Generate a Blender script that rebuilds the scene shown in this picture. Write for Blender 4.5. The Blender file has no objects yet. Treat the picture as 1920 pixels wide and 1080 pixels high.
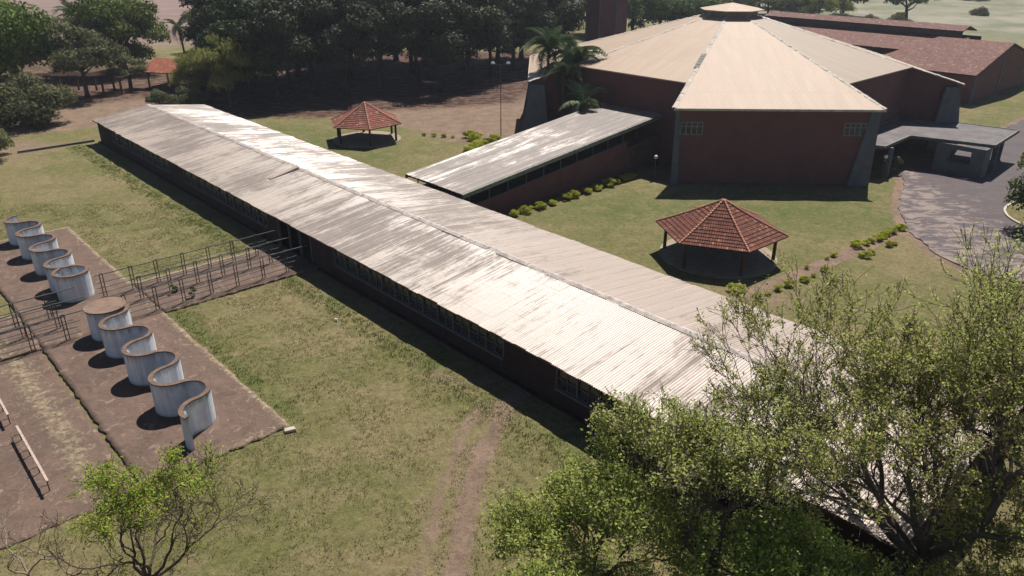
import bpy, bmesh, math, random
import numpy as np
from mathutils import Vector, Matrix, Euler
R = math.radians
sc = bpy.context.scene
col = sc.collection

# ------------------------------------------------------------------ camera, sky, sun, exposure
CAM_H = 25.0
HAZE = 0.00020
cd = bpy.data.cameras.new("camera"); cam = bpy.data.objects.new("camera", cd); col.objects.link(cam)
cd.sensor_width = 36.0; cd.lens = 36.0 * 1450 / 1920
cd.clip_start = 0.5; cd.clip_end = 6000
cam.location = (0, 0, CAM_H)
cam.rotation_euler = (R(90 - 24.637), 0, 0)
sc.camera = cam

SUN_AZ, SUN_EL = 68.0, 57.0          # towards the sun: behind the hall, to the right
w = bpy.data.worlds.new("World"); sc.world = w; w.use_nodes = True
nt = w.node_tree; nt.nodes.clear()
sky = nt.nodes.new("ShaderNodeTexSky"); sky.sky_type = 'NISHITA'; sky.sun_disc = False
sky.sun_elevation = R(SUN_EL); sky.sun_rotation = R(90 - SUN_AZ)
sky.air_density = 0.7; sky.dust_density = 0.3; sky.ozone_density = 1.5
bg = nt.nodes.new("ShaderNodeBackground"); bg.inputs[1].default_value = 0.05
wo = nt.nodes.new("ShaderNodeOutputWorld")
nt.links.new(sky.outputs[0], bg.inputs[0]); nt.links.new(bg.outputs[0], wo.inputs[0])
sl = bpy.data.lights.new("sun", 'SUN'); sl.energy = 5.0; sl.angle = R(0.5); sl.color = (1.0, 0.95, 0.90)
so = bpy.data.objects.new("sun", sl); col.objects.link(so)
sdir = Vector((math.cos(R(SUN_AZ)) * math.cos(R(SUN_EL)), math.sin(R(SUN_AZ)) * math.cos(R(SUN_EL)), math.sin(R(SUN_EL))))
so.rotation_euler = sdir.to_track_quat('Z', 'Y').to_euler(); so.location = (40, 60, 60)
sc.view_settings.view_transform = 'Standard'; sc.view_settings.look = 'None'
sc.view_settings.exposure = 0.52; sc.view_settings.gamma = 1.0
sc.cycles.max_bounces = 6; sc.cycles.diffuse_bounces = 2; sc.cycles.transparent_max_bounces = 8

# ------------------------------------------------------------------ the buildings' own axes: u along the long block, n towards the hall
AX = R(-47.8); CU, SU = math.cos(AX), math.sin(AX)
def W(u, n, z=0.0): return Vector((u * CU - n * SU, u * SU + n * CU, z))
def toUN(x, y): return (x * CU + y * SU, -x * SU + y * CU)

# ------------------------------------------------------------------ helpers
class MB:
    def __init__(s): s.v = []; s.f = []; s.uv = None
    def add(s, vs, fs):
        b = len(s.v); s.v.extend([tuple(p) for p in vs]); s.f.extend([tuple(i + b for i in f) for f in fs]); return s
    def box(s, x0, x1, y0, y1, z0, z1):
        return s.add([(x0,y0,z0),(x1,y0,z0),(x1,y1,z0),(x0,y1,z0),(x0,y0,z1),(x1,y0,z1),(x1,y1,z1),(x0,y1,z1)],
                     [(0,3,2,1),(4,5,6,7),(0,1,5,4),(1,2,6,5),(2,3,7,6),(3,0,4,7)])
    def prism(s, poly, z0, z1):
        k = len(poly)
        return s.add([(p[0],p[1],z0) for p in poly] + [(p[0],p[1],z1) for p in poly],
                     [tuple(range(k-1,-1,-1)), tuple(range(k,2*k))] + [(i,(i+1)%k,(i+1)%k+k,i+k) for i in range(k)])
    def hexa(s, p):     # eight corners, bottom ring then top ring
        return s.add(p, [(0,3,2,1),(4,5,6,7),(0,1,5,4),(1,2,6,5),(2,3,7,6),(3,0,4,7)])
    def tube(s, pts, rads, sides=6, cap=True):
        n = len(pts); vs = []; fs = []
        pts = [Vector(p) for p in pts]
        ref = Vector((0.31, 0.17, 0.93)).normalized()
        for i, p in enumerate(pts):
            d = (pts[min(i+1,n-1)] - pts[max(i-1,0)])
            if d.length < 1e-6: d = Vector((0,0,1))
            d.normalize()
            a = d.cross(ref)
            if a.length < 0.1: a = d.cross(Vector((1,0,0)))
            a.normalize(); b = d.cross(a)
            r = rads[i] if hasattr(rads, '__len__') else rads
            for k in range(sides):
                t = 2*math.pi*k/sides
                vs.append(p + a*(r*math.cos(t)) + b*(r*math.sin(t)))
        for i in range(n-1):
            for k in range(sides):
                fs.append((i*sides+k, i*sides+(k+1)%sides, (i+1)*sides+(k+1)%sides, (i+1)*sides+k))
        if cap: fs.append(tuple(range(sides-1,-1,-1))); fs.append(tuple((n-1)*sides+k for k in range(sides)))
        return s.add(vs, fs)
    def mesh(s, name, mat, smooth=False):
        me = bpy.data.meshes.new(name); me.from_pydata(s.v, [], s.f); me.update()
        if mat: me.materials.append(mat)
        if smooth: me.polygons.foreach_set('use_smooth', [True]*len(me.polygons))
        return me
    def build(s, name, mat, parent=None, smooth=False, bevel=0):
        me = s.mesh(name, mat, smooth)
        o = bpy.data.objects.new(name, me); col.objects.link(o)
        if parent: o.parent = parent
        if bevel:
            b = o.modifiers.new('bevel','BEVEL'); b.width = bevel; b.segments = 2; b.limit_method = 'ANGLE'
        return o

def tag(o, label=None, cat=None, group=None, kind=None):
    if label: o['label'] = label
    if cat: o['category'] = cat
    if group: o['group'] = group
    if kind: o['kind'] = kind
    return o
def thing(name, label, cat, loc=(0,0,0), rz=0.0, group=None):
    o = bpy.data.objects.new(name, None); col.objects.link(o); o.empty_display_size = 0.5
    o.location = loc; o.rotation_euler = (0,0,rz)
    return tag(o, label, cat, group)
def copy_tree(o, parent=None):
    c = o.copy(); col.objects.link(c); c.parent = parent
    for ch in list(o.children): copy_tree(ch, c)
    return c
def meshobj(name, me, parent=None):
    o = bpy.data.objects.new(name, me); col.objects.link(o)
    if parent: o.parent = parent
    return o

# ------------------------------------------------------------------ materials
class NT:
    def __init__(s, name):
        s.m = bpy.data.materials.new(name); s.m.use_nodes = True; s.t = s.m.node_tree
        s.b = s.t.nodes['Principled BSDF']; s.out = s.t.nodes['Material Output']
        s.tc = s.t.nodes.new('ShaderNodeTexCoord')
    def n(s, typ, **kw):
        x = s.t.nodes.new(typ)
        for k, v in kw.items():
            if k.startswith('i_'):
                key = k[2:]; key = int(key) if key.isdigit() else key.replace('_', ' ')
                if isinstance(v, bpy.types.NodeSocket): s.t.links.new(v, x.inputs[key])
                else: x.inputs[key].default_value = v
            else: setattr(x, k, v)
        return x
    def l(s, a, b): s.t.links.new(a, b)
    def map(s, scale=(1,1,1), rot=(0,0,0), src='Object'):
        return s.n('ShaderNodeMapping', i_Vector=s.tc.outputs[src], i_Scale=scale, i_Rotation=rot).outputs[0]
    def noise(s, vec, scale, detail=6, rough=0.6, dist=0.0):
        return s.n('ShaderNodeTexNoise', i_Vector=vec, i_Scale=scale, i_Detail=detail, i_Roughness=rough, i_Distortion=dist).outputs[0]
    def ramp(s, fac, a, b, ca=(0,0,0,1), cb=(1,1,1,1)):
        r = s.n('ShaderNodeValToRGB', i_Fac=fac)
        r.color_ramp.elements[0].position = a; r.color_ramp.elements[1].position = b
        r.color_ramp.elements[0].color = ca if len(ca)==4 else (*ca,1); r.color_ramp.elements[1].color = cb if len(cb)==4 else (*cb,1)
        return r.outputs[0]
    def mix(s, fac, a, b, mode='MIX'):
        x = s.n('ShaderNodeMix', data_type='RGBA', blend_type=mode)
        for sock, v in ((x.inputs[0], fac), (x.inputs[6], a), (x.inputs[7], b)):
            if isinstance(v, bpy.types.NodeSocket): s.t.links.new(v, sock)
            elif isinstance(v, (int,float)): sock.default_value = v if sock.type=='VALUE' else (v,v,v,1)
            else: sock.default_value = v if len(v)==4 else (*v,1)
        return x.outputs[2]
    def math(s, op, a, b=None, clamp=False):
        x = s.n('ShaderNodeMath', operation=op, use_clamp=clamp)
        for i, v in enumerate((a, b)):
            if v is None: continue
            if isinstance(v, bpy.types.NodeSocket): s.t.links.new(v, x.inputs[i])
            else: x.inputs[i].default_value = v
        return x.outputs[0]
    def attr(s, name, out=2):
        return s.n('ShaderNodeAttribute', attribute_name=name).outputs[out]
    def bump(s, h, strength=0.3, dist=0.05):
        x = s.n('ShaderNodeBump', i_Height=h, i_Strength=strength, i_Distance=dist)
        s.l(x.outputs[0], s.b.inputs['Normal']); return x
    def fin(s, color=None, rough=0.8, spec=0.3, metal=0.0):
        if color is not None:
            if isinstance(color, bpy.types.NodeSocket): s.l(color, s.b.inputs['Base Color'])
            else: s.b.inputs['Base Color'].default_value = (*color[:3],1)
        if isinstance(rough, bpy.types.NodeSocket): s.l(rough, s.b.inputs['Roughness'])
        else: s.b.inputs['Roughness'].default_value = rough
        s.b.inputs['Specular IOR Level'].default_value = spec; s.b.inputs['Metallic'].default_value = metal
        return s.m

def m_plain(name, c, var=0.25, scale=3.0, rough=0.8, spec=0.3, bump=0.15, metal=0.0):
    t = NT(name); v = t.map()
    nz = t.noise(v, scale, 8, 0.65)
    dark = tuple(x*(1-var) for x in c); lite = tuple(min(1,x*(1+var)) for x in c)
    cc = t.ramp(nz, 0.3, 0.7, dark, lite)
    if bump: t.bump(nz, bump, 0.03)
    return t.fin(cc, rough, spec, metal)

def m_ground():
    t = NT('ground_soil_and_grass'); v = t.map()
    big = t.noise(v, 0.09, 5, 0.6); mid = t.noise(v, 0.55, 6, 0.65, 0.4); fine = t.noise(v, 7.0, 6, 0.75); vfine = t.noise(t.map((1.5,0.55,1),(0,0,0.5)), 17.0, 4, 0.8)
    m2 = t.noise(v, 2.4, 7, 0.78, 0.6)
    ff = t.math('ADD', t.math('MULTIPLY', t.math('ADD', t.math('MULTIPLY', fine, 0.6), t.math('MULTIPLY', vfine, 0.4)), 0.55), t.math('MULTIPLY', m2, 0.45))
    straw = t.mix(t.ramp(ff,0.37,0.63), (0.082,0.064,0.033), (0.33,0.262,0.140))
    olive = t.mix(t.ramp(ff,0.37,0.63), (0.052,0.056,0.020), (0.205,0.192,0.072))
    green = t.mix(t.ramp(ff,0.37,0.63), (0.040,0.053,0.016), (0.155,0.172,0.055))
    k1 = t.ramp(mid,0.36,0.60)
    kk = t.math('ADD', t.math('MULTIPLY', k1, 0.45), t.math('MULTIPLY', t.ramp(big,0.38,0.58), 0.65), True)
    grass = t.mix(kk, straw, olive)
    patch = t.noise(v, 0.33, 7, 0.72, 0.8)
    grass = t.mix(t.math('MULTIPLY', t.ramp(patch,0.56,0.66), 0.65), grass, t.mix(t.ramp(ff,0.35,0.65), (0.12,0.09,0.055), (0.33,0.255,0.155)))
    grass = t.mix(t.math('MULTIPLY', t.ramp(t.noise(v,0.8,5,0.7,0.5),0.64,0.72), 0.5), grass, t.mix(t.ramp(ff,0.35,0.65), (0.16,0.15,0.05), (0.38,0.35,0.14)))
    lush = t.attr('lush')
    lf = t.ramp(t.math('ADD', lush, t.math('MULTIPLY', t.math('SUBTRACT', mid, 0.5), 1.1)), 0.3, 0.75)
    grass = t.mix(lf, grass, green)
    pale = t.noise(v, 1.7, 3, 0.6)
    grass = t.mix(t.math('MULTIPLY', t.ramp(pale,0.62,0.78), 0.45), grass, (0.25,0.225,0.12))
    dirtc = t.mix(t.ramp(mid,0.3,0.7), (0.12,0.080,0.055), (0.25,0.175,0.125))
    dirtc = t.mix(t.math('MULTIPLY', t.ramp(fine,0.40,0.72), 0.5), dirtc, (0.33,0.25,0.175))
    dirtc = t.mix(t.math('MULTIPLY', t.ramp(t.noise(v,2.2,5,0.7),0.5,0.62), 0.45), dirtc, (0.10,0.065,0.05))
    bare = t.attr('bare')
    jit = t.math('MULTIPLY', t.math('SUBTRACT', t.math('ADD', t.math('MULTIPLY',mid,0.6), t.math('MULTIPLY',fine,0.4)), 0.5), 1.3)
    df = t.ramp(t.math('ADD', bare, jit), 0.40, 0.62)
    c = t.mix(df, grass, dirtc)
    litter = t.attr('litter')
    litter_sunflecks = t.mix(t.ramp(t.noise(t.map((0.5,1.3,1)),1.0,8,0.75,0.6),0.46,0.62), (0.040,0.022,0.016), (0.19,0.115,0.085))  # litter brown; its pale patches stand in for sun flecks under the trees
    c = t.mix(t.ramp(t.math('ADD', litter, jit), 0.4, 0.65), c, litter_sunflecks)
    field = t.attr('field')
    wv = t.noise(t.map((0.02,0.16,1)), 3.0, 5, 0.7)
    fcol = t.mix(t.ramp(wv,0.35,0.65), (0.17,0.115,0.095), (0.26,0.19,0.165))
    c = t.mix(field, c, fcol)
    past = t.attr('pasture')
    pcol = t.mix(t.ramp(t.noise(v,0.05,6,0.7),0.4,0.62), (0.15,0.16,0.095), (0.27,0.245,0.19))
    c = t.mix(past, c, pcol)
    h = t.math('ADD', t.math('MULTIPLY', fine, 0.7), t.math('MULTIPLY', vfine, 0.5))
    t.bump(h, 0.9, 0.12)
    return t.fin(c, 0.95, 0.1)

def m_slab():     # brown stained old concrete
    t = NT('stained_brown_concrete'); v = t.map()
    a = t.noise(v, 0.7, 8, 0.7, 0.5); b = t.noise(v, 5.0, 8, 0.7); g = t.noise(t.map((1,1,1)), 0.28, 5, 0.6)
    c = t.mix(t.ramp(a,0.3,0.7), (0.060,0.036,0.027), (0.135,0.083,0.060))
    c = t.mix(t.math('MULTIPLY', t.ramp(b,0.35,0.7), 0.45), c, (0.20,0.145,0.105))
    s = t.noise(v, 1.3, 6, 0.7, 1.2)
    c = t.mix(t.math('MULTIPLY', t.ramp(s,0.57,0.66), 0.6), c, (0.29,0.215,0.165))
    c = t.mix(t.math('MULTIPLY', t.ramp(g,0.52,0.7), 0.5), c, (0.075,0.05,0.04))
    w_ = t.attr('weeds')
    wf = t.ramp(t.math('ADD', w_, t.math('MULTIPLY', t.math('SUBTRACT', t.noise(v,1.6,7,0.75,0.6), 0.5), 1.6)), 0.42, 0.6)
    wc = t.mix(t.ramp(t.noise(v,3.5,7,0.75),0.38,0.62), (0.10,0.088,0.045), (0.31,0.225,0.155))
    c = t.mix(wf, c, wc)
    cr = t.n('ShaderNodeTexVoronoi', feature='DISTANCE_TO_EDGE', i_Vector=t.map((0.35,0.35,1)), i_Scale=1.0).outputs[0]
    t.bump(t.math('ADD', b, t.math('MULTIPLY', wf, 1.0)), 0.5, 0.05)
    return t.fin(c, 0.85, 0.3)

def m_asphalt():
    t = NT('worn_brown_asphalt'); v = t.map()
    a = t.noise(v, 0.4, 8, 0.7, 0.6); b = t.noise(v, 6.0, 8, 0.75)
    c = t.mix(t.ramp(a,0.3,0.7), (0.058,0.046,0.048), (0.098,0.077,0.076))
    c = t.mix(t.math('MULTIPLY', t.ramp(b,0.4,0.65), 0.3), c, (0.16,0.135,0.125))
    sx = t.n('ShaderNodeSeparateXYZ', i_Vector=t.tc.outputs['Object'])
    grad = t.n('ShaderNodeMapRange', i_Value=sx.outputs[0], i_1=-20.0, i_2=-4.0, i_3=0.14, i_4=-0.14).outputs[0]
    s = t.noise(t.map((0.7,1.3,1)), 0.75, 9, 0.72, 0.5)
    sand = t.ramp(t.math('ADD', s, grad), 0.60, 0.68)
    c = t.mix(t.math('MULTIPLY', sand, 0.7), c, (0.27,0.21,0.175))
    t.bump(b, 0.4, 0.03)
    return t.fin(c, 0.9, 0.3)

def m_fibre(name, dirty_lo, light=(0.66,0.60,0.545), across='x', scale=1.0, amount=1.0):
    """weathered fibre-cement sheeting; stains run down the slope (local y when across == 'x')"""
    t = NT(name)
    s1 = (2.6,0.13,0.13) if across=='x' else (0.13,2.6,0.13)
    s2 = (9.0,0.22,0.22) if across=='x' else (0.30,6.0,0.30)
    a = t.noise(t.map(s1, (0,0,0.05)), 1.0, 10, 0.74, 0.35); b = t.noise(t.map(s2), 0.9, 8, 0.75)
    g = t.noise(t.map((0.07,0.16,0.1)), 1.0, 5, 0.6); f = t.noise(t.map(), 9.0, 6, 0.75); sp = t.noise(t.map((1,0.4,0.4)), 2.6, 8, 0.75, 0.8)
    sx = t.n('ShaderNodeSeparateXYZ', i_Vector=t.tc.outputs['Object'])
    wear = t.n('ShaderNodeMapRange', i_Value=sx.outputs[0], i_1=24.0, i_2=10.0, i_3=-0.10, i_4=0.015).outputs[0] if across=='x' else None
    st = t.math('ADD', t.math('MULTIPLY', a, 0.72), t.math('MULTIPLY', g, 0.38))
    st = t.math('ADD', st, t.math('MULTIPLY', t.math('SUBTRACT', b, 0.5), 0.40))
    st = t.math('ADD', st, t.math('MULTIPLY', t.math('SUBTRACT', sp, 0.5), 0.30))
    if wear is not None: st = t.math('ADD', st, wear)
    pt = t.noise(t.map((0.22,0.10,0.1)) if across=='x' else t.map((0.10,0.22,0.1)), 1.0, 6, 0.7, 0.6)
    st = t.math('ADD', st, t.math('MULTIPLY', t.math('SUBTRACT', pt, 0.5), 0.62))
    m1 = t.ramp(st, dirty_lo, dirty_lo + 0.13)
    c = t.mix(t.ramp(b,0.3,0.7), tuple(x*0.80 for x in light), tuple(x*1.12 for x in light))
    c = t.mix(t.math('MULTIPLY', m1, min(1,0.92*amount)), c, (0.180,0.131,0.096))
    c = t.mix(t.math('MULTIPLY', t.ramp(st, dirty_lo+0.13, dirty_lo+0.24), 0.6), c, (0.085,0.066,0.053))
    c = t.mix(t.math('MULTIPLY', t.ramp(f,0.45,0.72), 0.25), c, (0.26,0.225,0.20))
    # one sheet to the next differs a little
    br = t.n('ShaderNodeTexWhiteNoise', noise_dimensions='1D', i_W=t.math('FLOOR', t.math('MULTIPLY', sx.outputs[0 if across=='x' else 1], 0.94))).outputs[0]
    c = t.mix(t.math('MULTIPLY', br, 0.16), c, (0.24,0.21,0.19))
    if across == 'x':
        ln_ = t.math('FRACT', t.math('DIVIDE', t.math('ADD', sx.outputs[0], 104.6/2), 1.062))
        edge = t.math('MULTIPLY', t.math('LESS_THAN', ln_, 0.075), t.ramp(t.noise(t.map((0.9,0.05,1)), 1.0, 3), 0.35, 0.6))
        c = t.mix(t.math('MULTIPLY', edge, 0.45), c, tuple(min(1,x*1.45) for x in light))
        edge2 = t.math('MULTIPLY', t.math('GREATER_THAN', ln_, 0.955), 0.35)
        c = t.mix(edge2, c, (0.12,0.10,0.085))
    t.bump(f, 0.12, 0.02)
    return t.fin(c, t.n('ShaderNodeMapRange', i_Value=m1, i_1=0.0, i_2=1.0, i_3=0.37, i_4=0.62).outputs[0], 0.5)

def m_hallroof(name='tan_painted_metal_sheeting', A=(0.36,0.262,0.182), B=(0.43,0.322,0.23)):
    t = NT(name); uv = t.tc.outputs['UV']
    sx = t.n('ShaderNodeSeparateXYZ', i_Vector=uv)
    U, V = sx.outputs[0], sx.outputs[1]
    rib = t.math('SINE', t.math('MULTIPLY', U, 2*math.pi/0.33))
    ms = t.n('ShaderNodeMapping', i_Vector=uv, i_Scale=(0.9,0.12,1)).outputs[0]
    a = t.noise(ms, 1.2, 8, 0.65); f = t.noise(uv, 3.0, 6, 0.7)
    sheet = t.n('ShaderNodeTexWhiteNoise', noise_dimensions='2D', i_Vector=t.n('ShaderNodeCombineXYZ', i_X=t.math('FLOOR', t.math('MULTIPLY',U,0.5)), i_Y=t.math('FLOOR', t.math('MULTIPLY',V,0.145))).outputs[0]).outputs[0]
    c = t.mix(t.ramp(a,0.3,0.7), A, B)
    c = t.mix(t.math('MULTIPLY', sheet, 0.15), c, tuple(x*1.08 for x in B))
    seam = t.ramp(t.math('FRACT', t.math('MULTIPLY',V,0.145)), 0.975, 0.985)
    c = t.mix(t.math('MULTIPLY', seam, 0.55), c, (0.30,0.25,0.20))
    seam2 = t.ramp(t.math('FRACT', t.math('MULTIPLY',U,0.25)), 0.975, 0.98)
    c = t.mix(t.math('MULTIPLY', seam2, 0.32), c, (0.34,0.28,0.22))
    c = t.mix(t.math('MULTIPLY', t.ramp(f,0.6,0.8), 0.25), c, (0.42,0.35,0.27))
    x = t.n('ShaderNodeBump', i_Height=rib, i_Strength=0.3, i_Distance=0.02)
    t.l(x.outputs[0], t.b.inputs['Normal'])
    return t.fin(c, 0.6, 0.25)

def m_tile(name='clay_roof_tiles', c1=(0.19,0.055,0.035), c2=(0.36,0.13,0.085), pale=(0.46,0.27,0.21), row=0.36, colw=0.24):
    t = NT(name); uv = t.tc.outputs['UV']; sx = t.n('ShaderNodeSeparateXYZ', i_Vector=uv)
    U, V = sx.outputs[0], sx.outputs[1]
    cu = t.math('FLOOR', t.math('MULTIPLY', U, 1/colw)); cv = t.math('FLOOR', t.math('MULTIPLY', V, 1/row))
    rnd = t.n('ShaderNodeTexWhiteNoise', noise_dimensions='2D', i_Vector=t.n('ShaderNodeCombineXYZ', i_X=cu, i_Y=cv).outputs[0]).outputs[0]
    c = t.mix(rnd, c1, c2)
    c = t.mix(t.ramp(rnd,0.93,0.99), c, pale)
    n = t.noise(uv, 0.7, 6, 0.7); c = t.mix(t.math('MULTIPLY', t.ramp(n,0.5,0.72), 0.6), c, (0.085,0.045,0.035))
    hu = t.math('ABSOLUTE', t.math('SINE', t.math('MULTIPLY', U, math.pi/colw)))
    hv = t.math('FRACT', t.math('MULTIPLY', V, 1/row))
    gap = t.math('MULTIPLY', t.ramp(hu,0.0,0.30), t.ramp(hv,0.0,0.16))
    c = t.mix(gap, tuple(x*0.35 for x in c1), c)
    x = t.n('ShaderNodeBump', i_Height=t.math('ADD', hu, t.math('MULTIPLY', hv, -0.5)), i_Strength=0.8, i_Distance=0.08)
    t.l(x.outputs[0], t.b.inputs['Normal'])
    return t.fin(c, 0.85, 0.25)

def m_brick(name='dark_red_brick', c1=(0.17,0.052,0.045), c2=(0.22,0.072,0.06)):
    t = NT(name)
    sx = t.n('ShaderNodeSeparateXYZ', i_Vector=t.tc.outputs['Object'])
    hv = t.n('ShaderNodeCombineXYZ', i_X=t.math('ADD', sx.outputs[0], sx.outputs[1]), i_Y=sx.outputs[2]).outputs[0]
    br = t.n('ShaderNodeTexBrick', i_Vector=hv, i_Scale=1.0, i_Color1=(*c1,1), i_Color2=(*c2,1), i_Mortar=(*[x*1.3+0.02 for x in c1],1))
    br.inputs['Brick Width'].default_value = 0.24; br.inputs['Row Height'].default_value = 0.085; br.inputs['Mortar Size'].default_value = 0.008
    v = t.map(); nz = t.noise(v, 0.5, 6, 0.65)
    c = t.mix(t.math('MULTIPLY', t.ramp(nz,0.4,0.75), 0.45), br.outputs[0], tuple(x*0.55 for x in c1))
    st = t.noise(t.map((1.5,1.5,0.12)), 1.0, 6, 0.6); c = t.mix(t.math('MULTIPLY', t.ramp(st,0.6,0.8), 0.3), c, (0.20,0.13,0.12))
    return t.fin(c, 0.9, 0.2)

def m_white():
    t = NT('flaking_whitewash'); v = t.map()
    a = t.noise(v, 1.1, 8, 0.7, 0.4); b = t.noise(v, 6.0, 7, 0.75); s = t.noise(t.map((3.0,3.0,0.35)), 1.2, 7, 0.7)
    c = t.mix(t.ramp(a,0.35,0.65), (0.64,0.68,0.73), (0.82,0.84,0.85))
    c = t.mix(t.math('MULTIPLY', t.ramp(s,0.54,0.70), 0.4), c, (0.32,0.36,0.40))
    pn = t.noise(t.map((0.9,0.9,0.04)), 1.6, 3, 0.5)
    c = t.mix(t.math('MULTIPLY', t.ramp(pn,0.50,0.56), 0.45), c, (0.40,0.45,0.47))
    c = t.mix(t.math('MULTIPLY', t.ramp(b,0.60,0.68), 0.75), c, (0.20,0.16,0.13))
    dr = t.noise(t.map((7,7,0.25)), 1.3, 5, 0.7)
    c = t.mix(t.math('MULTIPLY', t.ramp(dr,0.62,0.70), 0.55), c, (0.13,0.11,0.10))
    sz = t.n('ShaderNodeSeparateXYZ', i_Vector=t.tc.outputs['Object']).outputs[2]
    top = t.n('ShaderNodeMapRange', i_Value=t.math('ADD', sz, t.math('MULTIPLY', t.math('SUBTRACT', s, 0.5), 1.6)), i_1=1.75, i_2=2.15, i_3=0.0, i_4=1.0).outputs[0]
    c = t.mix(t.math('MULTIPLY', top, 0.55), c, (0.15,0.10,0.08))
    low = t.n('ShaderNodeMapRange', i_Value=t.math('ADD', sz, t.math('MULTIPLY', b, 0.5)), i_1=0.25, i_2=0.55, i_3=0.7, i_4=0.0).outputs[0]
    c = t.mix(low, c, (0.19,0.14,0.11))
    t.bump(b, 0.35, 0.03)
    return t.fin(c, 0.85, 0.3)

def m_leaf(name, dark, light, accent=None, trans=0.35, gloss=0.35):
    t = NT(name)
    tone = t.attr('tone'); c = t.mix(tone, dark, light)
    if accent: c = t.mix(t.ramp(t.attr('accent'),0.80,0.82), c, accent)
    oi = t.n('ShaderNodeObjectInfo').outputs['Random']
    hsv = t.n('ShaderNodeHueSaturation', i_Color=c, i_Value=t.n('ShaderNodeMapRange', i_Value=oi, i_3=0.8, i_4=1.2).outputs[0],
              i_Hue=t.n('ShaderNodeMapRange', i_Value=oi, i_3=0.488, i_4=0.512).outputs[0])
    c = hsv.outputs[0]
    t.fin(c, 0.6, gloss*0.5)
    tr = t.n('ShaderNodeBsdfTranslucent', i_Color=c)
    mx = t.n('ShaderNodeMixShader', i_0=trans, i_1=t.b.outputs[0], i_2=tr.outputs[0])
    t.l(mx.outputs[0], t.out.inputs[0])
    return t.m

M = {}
M['ground'] = m_ground(); M['slab'] = m_slab(); M['asphalt'] = m_asphalt()
M['roof'] = m_fibre('weathered_fibre_cement', 0.488, (0.45,0.368,0.298))
M['roof2'] = m_fibre('mossy_fibre_cement', 0.47, (0.58,0.51,0.44), across='y')
M['hallroof'] = m_hallroof(); M['hallroof_grey'] = m_hallroof('greyer_metal_sheeting',(0.30,0.24,0.178),(0.355,0.285,0.215)); M['hallroof_darktan'] = m_hallroof('darker_tan_metal_sheeting',(0.33,0.245,0.17),(0.385,0.29,0.205)); M['tile'] = m_tile('clay_roof_tiles',(0.105,0.034,0.021),(0.205,0.073,0.044),(0.30,0.155,0.105),0.34,0.19)
M['tile2'] = m_tile('orange_clay_tiles',(0.17,0.055,0.036),(0.29,0.105,0.07),(0.40,0.24,0.18),0.34,0.22)  # lighter, more orange tile of the far gazebo
M['oldtile'] = m_tile('old_dusty_roof_tiles', (0.145,0.068,0.053), (0.225,0.115,0.088), (0.29,0.19,0.155), 0.42, 0.35)
M['redtile'] = m_tile('orange_red_roof_tiles', (0.26,0.075,0.043), (0.36,0.12,0.07), (0.42,0.22,0.15), 0.4, 0.3)
M['brick'] = m_brick('dark_red_brick',(0.135,0.060,0.054),(0.17,0.076,0.067)); M['shadewall'] = m_brick('shade_darkened_brick', (0.028,0.015,0.015), (0.038,0.020,0.019))  # second brick is near black: the shade under the eaves put into its colour
M['concrete'] = m_plain('grey_blue_painted_concrete', (0.105,0.12,0.125), 0.2, 1.2, 0.85)
M['fascia'] = m_plain('mossy_concrete_fascia', (0.20,0.20,0.165), 0.35, 2.0, 0.9)
M['canopy'] = m_plain('old_dark_roofing_slab', (0.125,0.112,0.108), 0.35, 0.7, 0.85)
M['frame'] = m_plain('light_painted_frame', (0.095,0.10,0.105), 0.15, 4, 0.6)
M['frame2'] = m_plain('pale_window_frame', (0.26,0.27,0.27), 0.15, 4, 0.6)
M['sill'] = m_plain('grey_cement_sill', (0.10,0.097,0.10), 0.2, 3, 0.85)
M['wood'] = m_plain('dark_timber', (0.075,0.04,0.027), 0.35, 5, 0.75)
M['fasciawood'] = m_plain('rust_brown_eaves_board', (0.10,0.042,0.024), 0.35, 3, 0.8)
M['metal'] = m_plain('rusty_grey_green_pipe', (0.11,0.115,0.10), 0.4, 6, 0.55, 0.5)
M['rustpost'] = m_plain('rusty_brown_post', (0.085,0.065,0.05), 0.4, 6, 0.7, 0.4)
M['white'] = m_white()
M['rim'] = m_plain('brown_stained_rim', (0.135,0.088,0.065), 0.4, 3.0, 0.9)
M['lid'] = m_plain('dusty_brown_lid', (0.19,0.125,0.09), 0.3, 2.0, 0.9)
M['ridge'] = m_plain('ridge_cap_cement', (0.40,0.35,0.31), 0.45, 2.5, 0.85)
M['ridgeclay'] = m_plain('mortared_clay_ridge', (0.42,0.20,0.135), 0.35, 5, 0.85)
M['hallcap'] = m_plain('lichen_spotted_ridge_cap', (0.48,0.42,0.35), 0.35, 2.0, 0.7)
M['pavers'] = m_plain('pale_floor_screed', (0.27,0.215,0.15), 0.2, 1.5, 0.9)
M['kerb'] = m_plain('pale_cement_kerb', (0.42,0.37,0.29), 0.25, 3, 0.9)
M['whitepaint'] = m_plain('chalky_white_globe', (0.75,0.75,0.72), 0.08, 4, 0.4)
M['woodpale'] = m_plain('sun_bleached_pink_timber', (0.40,0.31,0.25), 0.3, 5, 0.8)
M['bark'] = m_plain('grey_brown_bark', (0.105,0.078,0.06), 0.4, 6, 0.95, 0.1, 0.5)
M['barkmid'] = m_plain('brown_grey_twiggy_bark', (0.115,0.092,0.075), 0.35, 6, 0.95, 0.1, 0.5)
M['barkpale'] = m_plain('pale_dry_bark', (0.27,0.215,0.165), 0.35, 6, 0.95, 0.1, 0.5)
M['barkdark'] = m_plain('dark_bark', (0.045,0.033,0.027), 0.4, 4, 0.95, 0.1, 0.5)
def m_glass():
    t = NT('dusty_dark_glass'); nz = t.noise(t.map(), 2.0, 5)
    return t.fin(t.ramp(nz,0.3,0.7,(0.012,0.014,0.018),(0.04,0.043,0.05)), 0.15, 0.6)
M['glass'] = m_glass()
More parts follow.
